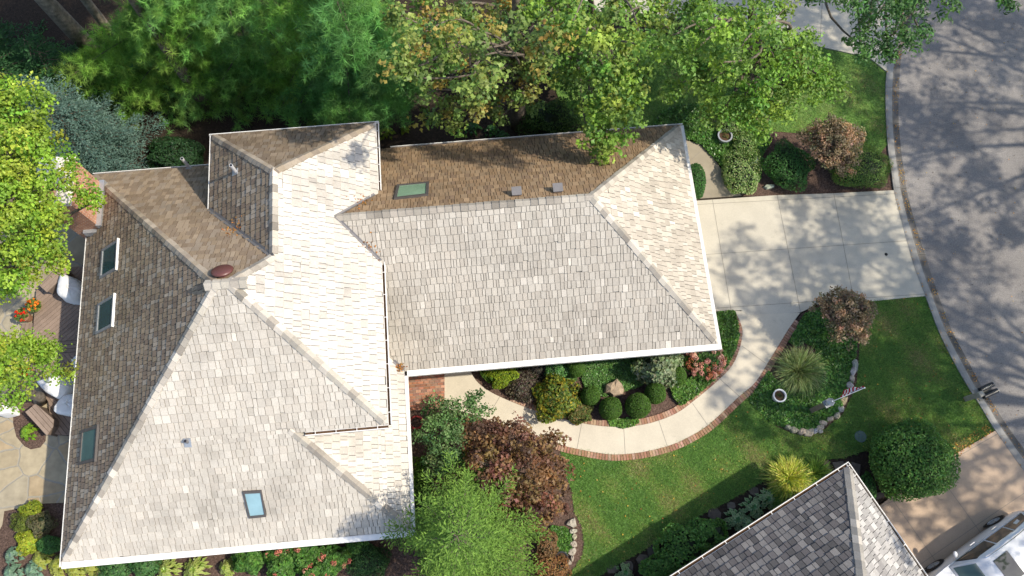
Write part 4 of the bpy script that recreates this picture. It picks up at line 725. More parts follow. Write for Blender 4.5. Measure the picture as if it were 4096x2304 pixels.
Z1 = lambda *p: [(3200+a/2.875, 1450+b/2.875) for a, b in p]
edge = [((632, 25), .22, .5, 1.5, GR, 'pale long edging stone, uppermost beside the island ivy'), ((612, 95), .22, .45, 1.35, GR, 'pale edging stone below the uppermost one of the island bed'), ((594, 185), .22, .3, 1.5, ROCKT, 'small edging stone above the flag on the island bed rim'), ((575, 262), .28, .3, .2, GR, 'grey edging stone just left of the flag'), ((495, 432), .3, .38, .6, (0.55, 0.45, 0.27), 'yellowish edging stone right of the lantern post'), ((466, 535), .26, .3, .5, GR, 'grey edging stone below the yellowish one right of the lantern post'), ((421, 607), .24, .27, .9, ROCKT, 'squarish tan edging stone right of the lantern post base'), ((345, 650), .2, .34, .3, ROCKT, 'tan edging stone half under ivy below the lantern post'), ((256, 695), .22, .33, -.3, ROCKT, 'brown tan edging stone at the bottom right bend of the island bed'), ((232, 745), .2, .36, .1, (0.58, 0.5, 0.38), 'bright cream edging stone at the bottom bend of the island bed'), ((172, 792), .2, .24, .7, GR, 'whitish edging stone at the bottom bend beside the cream one'), ((236, 790), .14, .2, .3, (0.55, 0.5, 0.42), 'smallest edging stone at the outside of the bottom bend'), ((110, 800), .3, .42, .2, ROCKT, 'broad edging stone along the bottom of the island bed'), ((20, 790), .26, .36, .0, ROCKT, 'edging stone along the bottom of the island bed left of the broad one'), ((-70, 775), .22, .34, -.3, (0.36, 0.33, 0.26), 'mossy edging stone left along the bottom of the island bed'), ((-135, 745), .18, .3, -.4, (0.33, 0.31, 0.25), 'last small mossy edging stone left along the island bed')]
for (q, w, l, rz, tn_, lb) in edge: rock(*Z1(q)[0], w, l, .2, rz, tn_, lb, 'edging_stone', 'edging stones around the island bed')
T5 = lambda *p: T(2048, 1536, p)
for (q, w, l, rz, lb) in [((452, 1048), .32, .36, .3, 'topmost edging stone under the purple maple edge'), ((462, 1112), .2, .26, .1, 'second edging stone from the top of the small lower bed'), ((470, 1153), .2, .24, 1.4, 'whitish edging stone in the middle of the small lower bed rim'), ((465, 1208), .26, .26, 1.2, 'square edging stone below the whitish one in the small lower bed'), ((452, 1262), .26, .3, 1.3, 'large edging stone next to the dark bowl'), ((455, 1315), .14, .22, 1.5, 'narrow edging stone right of the dark bowl'), ((405, 1355), .2, .5, .15, 'long edging stone below the dark bowl')]:
    rock(*T5(q)[0], w, l, .16, rz, (0.47, 0.42, 0.34), lb, 'edging_stone', 'edging stones of the small lower bed')
rock(2461, 1551, .62, .72, .35, .3, (0.42, 0.33, 0.23), 'mottled tan boulder among the clipped shrubs', 'boulder'); rock(3021, 645, .34, .42, .25, 1.2, (0.40, 0.41, 0.42), 'grey boulder in mulch by the ivy'); rock(3078, 746, .2, .46, .16, .0, (0.5, 0.47, 0.40), 'flat pale boulder on the driveway bed edge'); rock(3057, 662, .1, .12, .1, 0, (0.75, 0.75, 0.74), 'small white stone next to the grey boulder')
def slab(pts, label):
    q = np.array([P(a, b, .06)[:2] for a, b in pts]); c = q.mean(0); mb = MB(); q = q if poly_area(q) > 0 else q[::-1]; mb.prism(q, 0.0, 0.04, 0, jit([(0.15, 0.125, 0.10)], 1, .1, .03)[0], .03); o = mb.build('stepping_stone', M['stone'], None, (*c, 0)); return tag(o, label, 'stepping stone', 'stepping stones along the house next door')  # stone tone lowered to carry the shade the slabs lie in
T6 = lambda *p: T(3072, 1536, p)
def blobpts(c, r, ox, oy, k=6):
    a = np.linspace(0, 2*PI, k, endpoint=False)+rng.random()*2; return T(ox, oy, [(c[0]+r*math.cos(q)*(.7+.6*rng.random())*1.1, c[1]+r*math.sin(q)*(.7+.6*rng.random())) for q in a])
slab(T6((485, 590), (570, 580), (580, 615), (560, 660), (515, 655)), 'stepping stone just above the roof corner of the house next door'); slab(T6((630, 585), (702, 605), (695, 690), (645, 688)), 'stepping stone just right of the roof corner of the house next door'); slab(T6((400, 585), (460, 570), (478, 660), (420, 650)), 'dark stepping stone left of the roof corner by the ornamental grass'); slab(T6((745, 690), (803, 720), (800, 775), (760, 780), (722, 740)), 'stepping stone between the roof edge and the big round shrub'); slab(T6((800, 825), (870, 810), (885, 850), (820, 875)), 'sunlit tan stepping stone next to the tan driveway')
for c, r, lb in [((1530, 985), 50, 'stepping stone uppermost in the shaded bed by the lawn edge'), ((1350, 1075), 42, 'stepping stone in shade above the broad green shrub'), ((1232, 1150), 42, 'stepping stone in shade left of the green shrub top'), ((1068, 1265), 46, 'stepping stone in shade left of the green shrub'), ((985, 1330), 48, 'tan stepping stone above the white edged hostas'), ((880, 1365), 45, 'stepping stone upper left of the white edged hostas'), ((1830, 810), 34, 'small stepping stone below the yellow grass'), ((1660, 915), 34, 'stepping stone at the tip of the hosta row'), ((760, 1400), 40, 'lowest stepping stone at the lawn edge')]: slab(blobpts(c, r, 2048, 1536), lb)
# utility cover, drain, hose
def disc(name, px, py, r, z, mat, label, cat):
    b = P(px, py, z); mb = MB(); mb.tube([b-[0, 0, z], b-[0, 0, .006], b], [r, r, r*.93], 22); mb.tube([b, b+[0, 0, .012]], [r*.3, r*.28], 14); o = mb.build(name, mat, None, (*b[:2], 0)); return tag(o, label, cat)
disc('utility_cover', 3443, 1746, .21, .07, m_plain('grey_green_plastic', (.12, .17, .16)), 'round grey green utility cover set in the lawn', 'utility cover'); disc('drain_cover', 3545, 1017, .062, .083, M['rubber'], 'small dark round drain cover in the driveway', 'drain cover')
b = P(1666, 1690, .12); a = np.linspace(0, 2*PI, 40); mb = MB(); 
for k in range(3): mb.tube(np.stack([b[0]+np.cos(a)*(.24-.012*k), b[1]+np.sin(a)*(.24-.02*k), b[2]+.02*k+0*a], 1), .012, 6, cap=False)
tag(mb.build('garden_hose', m_plain('red_hose', (.35, .05, .05)), None, (*b[:2], 0)), 'coiled red garden hose beside the front wall', 'hose')
# lantern post with flag
lb_ = P(3243, 1643, 0); lt = np.array([lb_[0], lb_[1], 1.55]); post = thing('lamp_post', lb_, 'square grey timber lamp post with glass lantern in the island ivy', 'lamp post')
mb = MB(); mb.box((lb_[0], lb_[1], .78), (.17, .17, 1.56), .45); mb.build('post', m_plain('grey_timber', (.24, .20, .155), .85, .15, 0, .25, 8), post)
mb = MB(); mb.box((lb_[0], lb_[1], 1.60), (.26, .26, .07), .45); mb.build('post_cap', M['grey_metal'], post)
mb = MB(); mb.tube([lt+[0, 0, .09], lt+[0, 0, .36]], [.09, .125], 6); mb.build('lantern_glass', m_plain('frosted_glass', (.6, .62, .62), .2, .5), post); mb = MB(); mb.tube([lt+[0, 0, .36], lt+[0, 0, .375], lt+[0, 0, .47], lt+[0, 0, .52]], [.15, .14, .05, .03], 6); mb.build('lantern_roof', M['galv'], post)
p0 = lt+[.06, .02, .02]; p1 = P(*Z1((742, 291))[0], 2.25); fl = thing('flag', p0, 'small American flag on a slanted pole fixed to the lamp post', 'flag')
mb = MB(); mb.tube([p0, p1], .012, 8); mb.ball(p1, .03, nu=10, nv=8); mb.build('flag_pole', M['white'], fl)
mb = MB(); ax = nrm(p1-p0); Lp = np.linalg.norm(p1-p0); hoist = Lp*.64; fly = .66; dn = np.array([0.36, 0.44, -0.42]); nS, nF = 13, 16; side = nrm(np.cross(ax, dn))
def fp(u, v):                               # u along the pole from its tip, v down the hanging cloth
    return p1-ax*(0.04+u*hoist)+dn*v*fly*(.22+.78*u)/.7+side*(.035*math.sin(u*9+v*3)*v+.02*math.sin(v*11))
for i in range(nS):
    for j in range(nF):
        u0, u1, v0, v1 = i/nS, (i+1)/nS, j/nF, (j+1)/nF; cn = i < 7 and j < 6; c = (.012, .02, .10) if cn else ((.42, .015, .03) if i % 2 == 0 else (.72, .70, .70))
        mb.add([fp(u0, v0), fp(u1, v0), fp(u1, v1), fp(u0, v1)], [[0, 1, 2, 3]], 0, c)
for r_ in range(9):
    for q_ in range(6 if r_ % 2 == 0 else 5):
        u = (r_+.6)/18.2; v = ((q_+.5 if r_ % 2 == 0 else q_+1)/6)*.375; c = fp(u*1.07, v)
        for sg in (-.006, .006):
            e1_ = ax*.016; e2_ = nrm(dn)*.016; a = np.linspace(0, 2*PI, 10, endpoint=False); V = [c+side*sg+(e1_*math.cos(x)+e2_*math.sin(x))*(1 if k % 2 == 0 else .42) for k, x in enumerate(a)]; mb.add(V, [list(range(10))], 0, (.75, .75, .76))
mb.build('flag_cloth', m_attr('flag_fabric', .8, .1, .05), fl)
# mailboxes
mbx = P(3861, 1596, 0); top = mbx+[0, 0, 1.0]; mail = thing('mailbox', mbx, 'two black mailboxes on one grey timber post at the kerb', 'mailbox'); hd_ = nrm(P(3952, 1555, 1.1)-P(3895, 1582, 1.1)); hd_[2] = 0; hd_ = nrm(hd_); sd_ = np.array([-hd_[1], hd_[0], 0]); rz = math.atan2(hd_[1], hd_[0])
mb = MB(); mb.box(mbx+[0, 0, .52], (.17, .17, 1.04), rz); mb.box(mbx+[0, 0, 1.06], (.21, .21, .05), rz, top=.8); mb.build('post', m_plain('pale_timber', (.36, .33, .27), .85, .15, 0, .2, 8), mail)
mb = MB(); mb.box(mbx+hd_*.22+[0, 0, .88], (.62, .44, .04), rz); mb.box(mbx+hd_*.1-[0, 0, -.80], (.30, .09, .09), rz); mb.build('shelf', m_plain('pale_timber_shelf', (.34, .31, .26), .85, .15, 0, .2, 8), mail)
for sgn in (1, -1):
    c = mbx+hd_*.33+sd_*sgn*.125+[0, 0, .90]; bx_ = MB(); a = np.linspace(0, PI, 9); pr = [(-.085, 0)]+[(-.085*math.cos(x), .11+.085*math.sin(x)) for x in a]+[(.085, 0)]; n = len(pr); L = .26 if sgn > 0 else .28
    V = [c+hd_*l+sd_*y+np.array([0, 0, z]) for l in (-L, L) for y, z in pr]; bx_.add(V, [list(range(n))[::-1], list(range(n, 2*n))]+[[i, (i+1) % n, n+(i+1) % n, n+i] for i in range(n)]); bo = bx_.build('mailbox_body', M['black'], mail)
    if sgn > 0:
        m2 = MB(); m2.box(c+hd_*.02+[0, 0, .2], (.26, .022, .012), rz); m2.box(c-hd_*.16+[0, 0, .2], (.03, .03, .012), rz); m2.build('mailbox_flag', M['chrome'], bo)
    m2 = MB(); m2.box(c+hd_*(L+.012)+[0, 0, .1], (.016, .15, .17), rz); m2.build('mailbox_door', M['grey_metal'], bo)
# ================================================================== PARKED CAR
def car():
    fw, rw = P(3734, 2262, .33), P(3975, 2086, .33); h = (fw-rw); h[2] = 0; wb = np.linalg.norm(h); h = h/wb; lf = np.array([-h[1], h[0], 0]); HW = .93; mid = (fw+rw)/2-lf*(-1)*HW*1.0; mid[2] = 0
    k = wb/2.85
    def w(x, y, z): return mid+h*x*k+lf*y+np.array([0, 0, z])
    root = thing('parked_car', mid, 'white sport utility car with sunroof parked on the tan driveway', 'car')
    st = [-2.42, -2.36, -2.15, -1.7, -1.0, -.2, .55, 1.0, 1.45, 1.9, 2.2, 2.36, 2.42]; hwid = [.70, .80, .88, .925, .935, .935, .935, .93, .92, .88, .80, .70, .58]; belt = [.75, .92, 1.0, 1.02, 1.02, 1.0, .99, 1.02, 1.0, .96, .88, .78, .65]; bot = [.45, .33, .28, .25, .24, .24, .24, .24, .24, .25, .27, .32, .40]
    V = []; n = 11
    for x, hh, b_, bt in zip(st, hwid, belt, bot):
        prof = [(-hh*.86, bt), (-hh*.97, bt+.12), (-hh, (bt+b_)/2), (-hh*.985, b_-.10), (-hh*.93, b_-.01), (0, b_+.035), (hh*.93, b_-.01), (hh*.985, b_-.10), (hh, (bt+b_)/2), (hh*.97, bt+.12), (hh*.86, bt)]; V += [w(x, y, z) for y, z in prof]
    m = len(st); f = [[i*n+j, i*n+(j+1) % n, (i+1)*n+(j+1) % n, (i+1)*n+j] for i in range(m-1) for j in range(n)]+[list(range(n)), list(range((m-1)*n, m*n))[::-1]]
    mb = MB(); mb.add(V, f); gx = [-2.28, -1.95, -1.2, -.3, .35, .62, 1.28]; gz = [1.02, 1.52, 1.66, 1.70, 1.67, 1.60, 1.03]; gw = [.78, .70, .70, .71, .69, .67, .80]; V = []
    for x, z, y in zip(gx, gz, gw): bw = .86 if -2.2 < x < 1.2 else .84; zz = max(z, 1.03); V += [w(x, -bw, 1.0), w(x, -y, zz-.07 if zz > 1.2 else zz), w(x, -y*.86, zz), w(x, 0, zz+.02), w(x, y*.86, zz), w(x, y, zz-.07 if zz > 1.2 else zz), w(x, bw, 1.0)]
    n2 = 7; f = [[i*n2+j, i*n2+j+1, (i+1)*n2+j+1, (i+1)*n2+j] for i in range(len(gx)-1) for j in range(n2-1)]; mb.add(V, f); bo_ = mb.build('body', M['paint'], root, smooth=True); bo_.data.set_sharp_from_angle(angle=math.radians(48))
    def quad(name, pts, mat, off=0.012, parent=root):
        c = np.mean(pts, 0); nn = nrm(np.cross(np.array(pts[1])-pts[0], np.array(pts[2])-pts[0])); nn = nn if np.dot(nn, c-w(-.4, 0, 1.2)) > 0 else -nn; k_ = len(pts); return MB().add([p+nn*off for p in pts]+[p-nn*.01 for p in pts], [list(range(k_)), list(range(k_, 2*k_))[::-1]]+[[i, (i+1) % k_, k_+(i+1) % k_, k_+i] for i in range(k_)]).build(name, M[mat], parent)
    quad('windscreen', [w(1.22, -.74, 1.08), w(1.22, .74, 1.08), w(.68, .60, 1.56), w(.68, -.60, 1.56)], 'windscreen'); quad('rear_window', [w(-2.24, -.68, 1.10), w(-2.24, .68, 1.10), w(-2.0, .6, 1.46), w(-2.0, -.6, 1.46)], 'car_glass'); quad('sunroof', [w(.20, -.40, 1.695), w(.20, .40, 1.695), w(-.42, .42, 1.722), w(-.42, -.42, 1.722)], 'car_glass', .014)
    for s in (-1, 1):
        def sw(x, f): zt_ = np.interp(x, gx, gz)-.07; yt = np.interp(x, gx, gw); return w(x, s*(.86+(yt-.86)*f), 1.0+(zt_-1.0)*f)
        quad('window_surround', [sw(.98, .11), sw(.52, .95), sw(-1.15, .96), sw(-1.92, .89), sw(-2.08, .10)], 'black', .005)
        quad('side_window', [sw(.95, .14), sw(.52, .92), sw(-.30, .93), sw(-.30, .12)], 'car_glass', .012); quad('side_window', [sw(-.36, .12), sw(-.36, .93), sw(-1.15, .93), sw(-1.15, .12)], 'car_glass', .012); quad('side_window', [sw(-1.21, .12), sw(-1.21, .93), sw(-1.88, .86), sw(-2.05, .14)], 'car_glass', .012)
        mb = MB(); mb.tube([w(x, s*.875, 1.035) for x in (1.05, .4, -.4, -1.2, -2.05)], .016, 6); mb.build('window_trim', M['chrome'], root); mb = MB(); mb.tube([w(x, s*.60, z+.03) for x, z in ((.35, 1.66), (.2, 1.72), (-.8, 1.74), (-1.7, 1.62), (-1.85, 1.54))], .018, 6); mb.build('roof_rail', M['chrome'], root)
        for x in (.05, -.95): mb = MB(); mb.box(w(x, s*.945, .93), (.2, .03, .03), math.atan2(h[1], h[0])); mb.build('door_handle', M['chrome'], root)
        mb = MB(); c = w(.86, s*1.03, 1.08); mb.ball(c, (.075, .11, .065), 0, nu=12, nv=8); mb.tube([w(.9, s*.9, 1.03), c], .03, 6); mb.build('wing_mirror', M['paint'], root, smooth=True)
        quad('headlight', [w(2.34, s*.50, .79), w(2.15, s*.80, .86), w(1.95, s*.86, .91), w(2.12, s*.55, .92)], 'windscreen', .03); quad('taillight', [w(-2.37, s*.66, .95), w(-2.2, s*.84, .95), w(-2.14, s*.80, 1.15), w(-2.3, s*.6, 1.13)], 'red_lens', .03)
        for x in (wb/2/k, -wb/2/k):
            wh = bpy.data.objects.new('wheel', None); COL.objects.link(wh); wh.parent = root; c = w(x, s*.84, .34); a = np.linspace(0, 2*PI, 25)[:-1]
            def ringp(r, y): return [c+h*r*math.cos(q)+np.array([0, 0, r*math.sin(q)])+lf*s*y for q in a]
            def rings(spec): V = sum([ringp(r, y) for r, y in spec], []); return V, [[i*24+j, i*24+(j+1) % 24, (i+1)*24+(j+1) % 24, (i+1)*24+j] for i in range(len(spec)-1) for j in range(24)]
            MB().add(*rings([(.2, -.1), (.33, -.1), (.345, -.06), (.345, .07), (.33, .105), (.235, .11)])).build('tyre', M['rubber'], wh); rm = MB().add(*rings([(.235, .108), (.215, .09), (.205, .03), (.02, .03)]))
            for q in range(7): e = h*math.cos(q*2*PI/7)+np.array([0, 0, math.sin(q*2*PI/7)]); rm.tube([c+lf*s*.085+e*.03, c+lf*s*.085+e*.21], [.028, .02], 6)
            rm.build('rim', M['galv'], wh); MB().add(*rings([(.40, .095), (.36, .099), (.345, .06), (.35, -.1)])).build('wheel_arch', M['black'], root)
M['red_lens'] = m_plain('red_lens', (.35, .015, .015), .25, .5); car()
# ================================================================== TREES
YG = [(0.165, 0.275, 0.035), (0.205, 0.315, 0.04), (0.13, 0.235, 0.03), (0.25, 0.32, 0.045)]
GM = 'leaning yellow green maples by the patio'
# maples at the left edge
r_ = P(165, 1600, 0)
broadleaf('maple_tree', 'yellow green maple with a pale leaning trunk growing beside the deck', r_, 6.5, [blobz(*q) for q in [(10, 1420, 6.2, 105), (125, 1435, 5.6, 82), (40, 1540, 5.8, 80), (-60, 1480, 6.4, 120), (165, 1385, 5.2, 42), (200, 1440, 5.0, 58), (250, 1480, 4.7, 36), (10, 1345, 6, 48), (20, 1620, 5, 45), (-120, 1400, 6.5, 110)]], YG, .10, .34, 1.35, 58, .20, bark='bark_pale', top=P(20, 1500, 6.0), group=GM, up=.7)
broadleaf('maple_tree', 'large yellow green maple overhanging the brick chimney and patio', P(60, 1060, 0), 10, [blobz(*q) for q in [(60, 450, 9, 130), (20, 620, 9.5, 150), (130, 560, 8.6, 105), (160, 600, 8.2, 50), (60, 780, 9, 160), (140, 790, 8.2, 66), (270, 720, 7.6, 36), (340, 765, 7.0, 34), (385, 800, 6.8, 22), (120, 920, 8, 140), (205, 885, 7.4, 50), (40, 1060, 7.5, 120), (140, 1000, 7, 80), (215, 990, 6.6, 75), (245, 1045, 6.2, 36), (60, 1110, 6, 58), (-90, 700, 9, 200), (-100, 980, 8, 160), (285, 660, 7.0, 22), (30, 1140, 6, 50), (-10, 380, 9.2, 80)]], YG, .105, .36, 1.3, 58, .28, top=P(40, 800, 9), group=GM, up=.7)
# blue spruce and hemlocks in the shade
conifer('blue_spruce', 'blue green spruce beside the brick chimney', P(430, 660, 0), 5.2, 2.35, (0.062, 0.125, 0.125), 20, .12, .10, (-.5, .5), .05, None, (0.14, 0.22, 0.205), .34, 13)
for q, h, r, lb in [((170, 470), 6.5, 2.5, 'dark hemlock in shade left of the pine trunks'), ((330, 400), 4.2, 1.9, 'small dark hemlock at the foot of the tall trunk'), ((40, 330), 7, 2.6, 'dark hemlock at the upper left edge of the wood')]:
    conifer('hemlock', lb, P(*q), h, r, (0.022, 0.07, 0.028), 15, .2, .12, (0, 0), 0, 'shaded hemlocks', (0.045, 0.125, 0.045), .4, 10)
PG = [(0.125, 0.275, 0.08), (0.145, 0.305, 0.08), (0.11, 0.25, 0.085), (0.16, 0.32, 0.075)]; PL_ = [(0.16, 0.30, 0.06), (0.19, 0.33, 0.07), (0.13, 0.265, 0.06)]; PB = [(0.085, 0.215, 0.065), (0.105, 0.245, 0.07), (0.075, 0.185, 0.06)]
def bl(lst, yw): return [Q(a, b, yw+random.uniform(-.5, .5)) for a, b in lst]+[Q(a+random.uniform(10, 70), b-random.uniform(20, 70), yw+random.uniform(.5, 1.5)) for a, b in lst[::2]]
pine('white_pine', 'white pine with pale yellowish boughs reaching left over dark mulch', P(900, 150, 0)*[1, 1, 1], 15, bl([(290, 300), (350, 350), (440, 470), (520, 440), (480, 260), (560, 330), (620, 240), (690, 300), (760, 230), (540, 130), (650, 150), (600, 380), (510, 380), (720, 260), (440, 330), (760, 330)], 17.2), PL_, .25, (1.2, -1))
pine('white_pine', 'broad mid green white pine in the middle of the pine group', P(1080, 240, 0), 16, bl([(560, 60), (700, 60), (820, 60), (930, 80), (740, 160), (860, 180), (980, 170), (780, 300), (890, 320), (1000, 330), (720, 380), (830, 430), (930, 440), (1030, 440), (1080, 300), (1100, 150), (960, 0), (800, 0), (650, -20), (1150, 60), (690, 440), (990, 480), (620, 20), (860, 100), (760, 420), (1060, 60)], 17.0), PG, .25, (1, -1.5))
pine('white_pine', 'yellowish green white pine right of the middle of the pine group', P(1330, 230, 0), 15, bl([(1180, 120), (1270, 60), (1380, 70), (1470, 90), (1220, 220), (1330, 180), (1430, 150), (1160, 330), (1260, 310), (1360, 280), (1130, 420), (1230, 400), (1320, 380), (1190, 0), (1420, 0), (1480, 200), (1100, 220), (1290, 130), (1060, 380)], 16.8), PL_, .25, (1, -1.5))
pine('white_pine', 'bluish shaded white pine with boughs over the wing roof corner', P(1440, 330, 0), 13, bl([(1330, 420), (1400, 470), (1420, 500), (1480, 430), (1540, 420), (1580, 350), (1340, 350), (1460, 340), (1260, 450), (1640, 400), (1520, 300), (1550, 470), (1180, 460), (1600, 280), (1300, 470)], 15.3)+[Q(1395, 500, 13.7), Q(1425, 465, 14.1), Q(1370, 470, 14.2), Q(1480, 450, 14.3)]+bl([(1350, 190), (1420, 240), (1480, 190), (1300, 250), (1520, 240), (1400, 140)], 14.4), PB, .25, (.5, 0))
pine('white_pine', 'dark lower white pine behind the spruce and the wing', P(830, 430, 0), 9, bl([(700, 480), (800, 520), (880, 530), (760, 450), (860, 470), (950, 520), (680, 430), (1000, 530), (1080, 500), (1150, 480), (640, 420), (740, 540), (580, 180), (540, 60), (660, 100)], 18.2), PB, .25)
for (b, tp, r, lb) in [((372, 205), Q(170, -10, 19.4), .31, 'tall bare trunk of a pine at the upper left, the thicker one'), ((470, 165), Q(335, -10, 19.8), .17, 'tall bare trunk of a pine at the upper left, the thinner one')]:
    b0 = P(*b); d = tp-b0; pine('pine_tree', lb, b0, 15, [b0+d*k*1.0+[a, c, e] for k, a, c, e in ((1.5, 2.5, .5, 1), (1.6, -2.5, 0, .5), (1.7, .5, 2.5, 1), (1.8, 2, -1.0, 2), (1.9, -1.5, -1, 2), (1.9, 1, 1.5, 3), (1.5, 2.8, 2, 1), (1.6, 0, 3.4, 0), (1.7, 3.6, -1.2, 1.5), (1.8, 4.4, .4, 2.2), (1.9, 3.4, -2.4, 2.5), (1.7, 4.6, -2, 1.5), (2.0, 5.2, -1, 3), (1.6, 4, 2.2, 1.2))], PB, .3, (d[0]*15/max(d[2], 1), d[1]*15/max(d[2], 1)), r0=r, bark='bark_pale')  # unseen crown boughs spread wider to deepen the shade below
# broadleaf trees along the north side
TD = [(0.18, 0.235, 0.06), (0.13, 0.205, 0.055), (0.22, 0.255, 0.075), (0.10, 0.18, 0.05), (0.12, 0.20, 0.055), (0.28, 0.22, 0.06)]
TE = [(0.14, 0.25, 0.045), (0.11, 0.21, 0.045), (0.18, 0.29, 0.05), (0.12, 0.22, 0.05), (0.21, 0.29, 0.06)]
TD2 = [(0.085, 0.18, 0.05), (0.10, 0.2, 0.055), (0.07, 0.15, 0.045)]
GN = 'broadleaf trees north of the garage'
def bset(lst): return [blob(a, b, yw, r) for a, b, yw, r in lst]
broadleaf('tulip_tree', 'tall tree with a thick furrowed trunk and leaves turning yellow and orange', P(2078, 495, 0), 15, bset([(1620, 60, 15.2, 75), (1720, 40, 16.5, 80), (1660, 190, 14.8, 75), (1590, 270, 14.8, 50), (1760, 150, 15, 75), (1850, 200, 15, 80), (1800, 300, 14.4, 75), (1900, 330, 14.4, 75), (1740, 350, 14.2, 55), (1870, 430, 14.4, 70), (1770, 450, 14.4, 65), (1960, 290, 15, 60), (1960, 420, 14.8, 55), (1850, 80, 16, 70), (1940, 120, 16, 70), (2150, 330, 14.6, 60), (2090, 380, 14.6, 45), (1700, 470, 14.6, 45), (2100, 200, 15.5, 55), (2190, 280, 14.6, 60), (2000, 20, 17, 60), (1820, 510, 14.3, 35), (1980, 480, 14.5, 35), (1960, 150, 12.7, 60), (2080, 120, 12.9, 60), (2160, 180, 12.8, 50), (1880, 190, 13.2, 55), (1790, 200, 12.4, 58), (1830, 140, 12.6, 60), (1740, 170, 13, 55), (1700, 120, 13.2, 55), (2230, 120, 12.5, 48), (1585, 255, 12, 66), (1650, 210, 12.2, 58), (1640, 300, 11.9, 42), (1900, 345, 11.3, 48), (1960, 300, 11.4, 42), (2030, 250, 15.6, 60), (2090, 290, 15.8, 55), (1990, 350, 15.5, 50), (2150, 230, 15.6, 60), (2110, 420, 15.3, 40)]), TD, .155, .36, 1.1, 32, .30, 'lobed', group=GN, twig=.5, lr=.24, top=Q(2050, -160, 16.3))
broadleaf('tulip_tree', 'bright green tree reaching over the garage roof with one hanging branch', P(2372, 260, 0), 14, bset([(2160, 40, 16, 80), (2270, 50, 16, 80), (2390, 120, 16, 75), (2250, 160, 16, 70), (2330, 250, 15.3, 75), (2440, 230, 14.8, 95), (2560, 230, 14.8, 85), (2500, 320, 14.2, 85), (2400, 330, 14.2, 75), (2580, 310, 14.4, 60), (2450, 430, 13.3, 85), (2400, 480, 13.1, 75), (2490, 500, 13.0, 70), (2370, 550, 12.7, 55), (2450, 560, 12.5, 60), (2410, 610, 12.4, 32), (2420, 655, 12.3, 22), (2520, 420, 13.6, 60), (2620, 60, 17, 85), (2480, 40, 17, 80), (2660, 200, 16.5, 70), (2320, 400, 14.6, 40), (2250, 300, 15.2, 55), (2560, 130, 13, 60), (2450, 90, 12.8, 60), (2350, 180, 12.3, 55), (2280, 110, 12.5, 50), (2600, 200, 12.3, 55)]), TE, .15, .34, 1.15, 34, .24, 'lobed', group=GN, twig=.35, lr=.3, top=Q(2360, -100, 18))
broadleaf('maple_tree', 'wide green tree crown over the side lawn at the right of the wood', P(3010, 360, 0), 12, bset([(2760, 60, 16.5, 100), (2880, 60, 16, 100), (2800, 180, 15.5, 95), (2920, 150, 14.5, 100), (3020, 90, 14.5, 100), (3080, 180, 14.5, 95), (3180, 220, 14.5, 85), (3240, 290, 14.5, 75), (3310, 320, 14.4, 60), (3150, 330, 14.2, 85), (3050, 280, 14.2, 85), (2940, 290, 14.3, 90), (2850, 330, 14.3, 85), (2900, 420, 13.8, 80), (3000, 400, 13.7, 75), (3080, 420, 13.7, 60), (2780, 290, 14.8, 70), (3110, 60, 15.5, 60), (2960, 455, 13.6, 48), (3230, 160, 15, 40), (2700, 130, 12.6, 75), (2830, 110, 12.4, 80), (2960, 190, 12.0, 80), (3080, 130, 12.2, 80), (3190, 190, 12.4, 65), (2760, 210, 12.2, 70), (2880, 240, 12.2, 70), (3200, 370, 13.9, 65), (3120, 430, 13.6, 60), (3020, 470, 13.3, 55), (3290, 370, 14.1, 50), (2700, 360, 14.4, 55), (2860, 480, 13.4, 50), (3340, 360, 14.3, 40), (3000, 470, 13.4, 38), (3055, 525, 13.1, 42)]), TE[:4], .125, .36, 1.0, 42, .22, group=GN, twig=.25, top=Q(3010, -50, 15.4))
broadleaf('oak_tree', 'dark green background tree behind the furrowed trunk', P(2250, 20, 0), 12, bset([(1560, 120, 18.5, 120), (1700, 250, 18, 110), (1850, 130, 18.5, 110), (2020, 230, 18, 100), (2200, 200, 18, 100), (2330, 90, 18.5, 90), (2100, 60, 19, 110), (1600, 370, 17, 70), (2300, 330, 17.3, 60)]), TD2, .15, .42, 1.1, 36, .22, group=GN, twig=.1, top=Q(2200, -150, 20))
broadleaf('oak_tree', 'dark green background tree above the side lawn', P(2750, 130, 0), 9, bset([(2600, 130, 18.5, 90), (2750, 120, 18.5, 90), (2700, 230, 18, 70), (2900, 200, 17.5, 90), (3020, 180, 17.5, 70), (2860, 60, 19, 90)]), TD2, .13, .4, 1.0, 36, .2, group=GN, twig=.1)
AG = [(0.05, 0.125, 0.04), (0.04, 0.10, 0.033), (0.07, 0.16, 0.045)]
broadleaf('ash_tree', 'ash tree with drooping dark green feathery leaves over the kerb at the top', P(3480, -260, 0), 11, bset([(3300, -10, 16.5, 55), (3420, 20, 16, 75), (3530, 30, 15.8, 80), (3620, 60, 15.6, 70), (3480, 110, 15.5, 70), (3580, 130, 15.3, 70), (3440, 170, 15.2, 50), (3530, 190, 15.1, 55), (3620, 150, 15.2, 55), (3690, 150, 15.2, 38), (3560, 220, 15, 25), (3450, 215, 15, 25), (3640, 0, 16.5, 60), (3790, 10, 16, 55), (3740, -30, 16.3, 50), (4020, 10, 16.5, 28), (3250, -20, 17, 45), (3400, -80, 18, 120), (3600, -100, 18, 120)])+[(np.array(c_), np.array([q_, q_, q_*.55])) for c_, q_ in (((18, 20.5, 9.5), 2.0), ((20, 22.5, 9.5), 2.2), ((17.5, 23.2, 9.5), 2.0), ((15.2, 22.3, 9.5), 1.8), ((21, 20, 9.2), 1.7), ((16, 20.9, 9.8), 1.4))], AG, .18, .36, .95, 40, .22, twig=.3, aspect=.33, group='street trees', top=Q(3480, -400, 19))  # last crown masses are unseen, added to shade the upper driveway
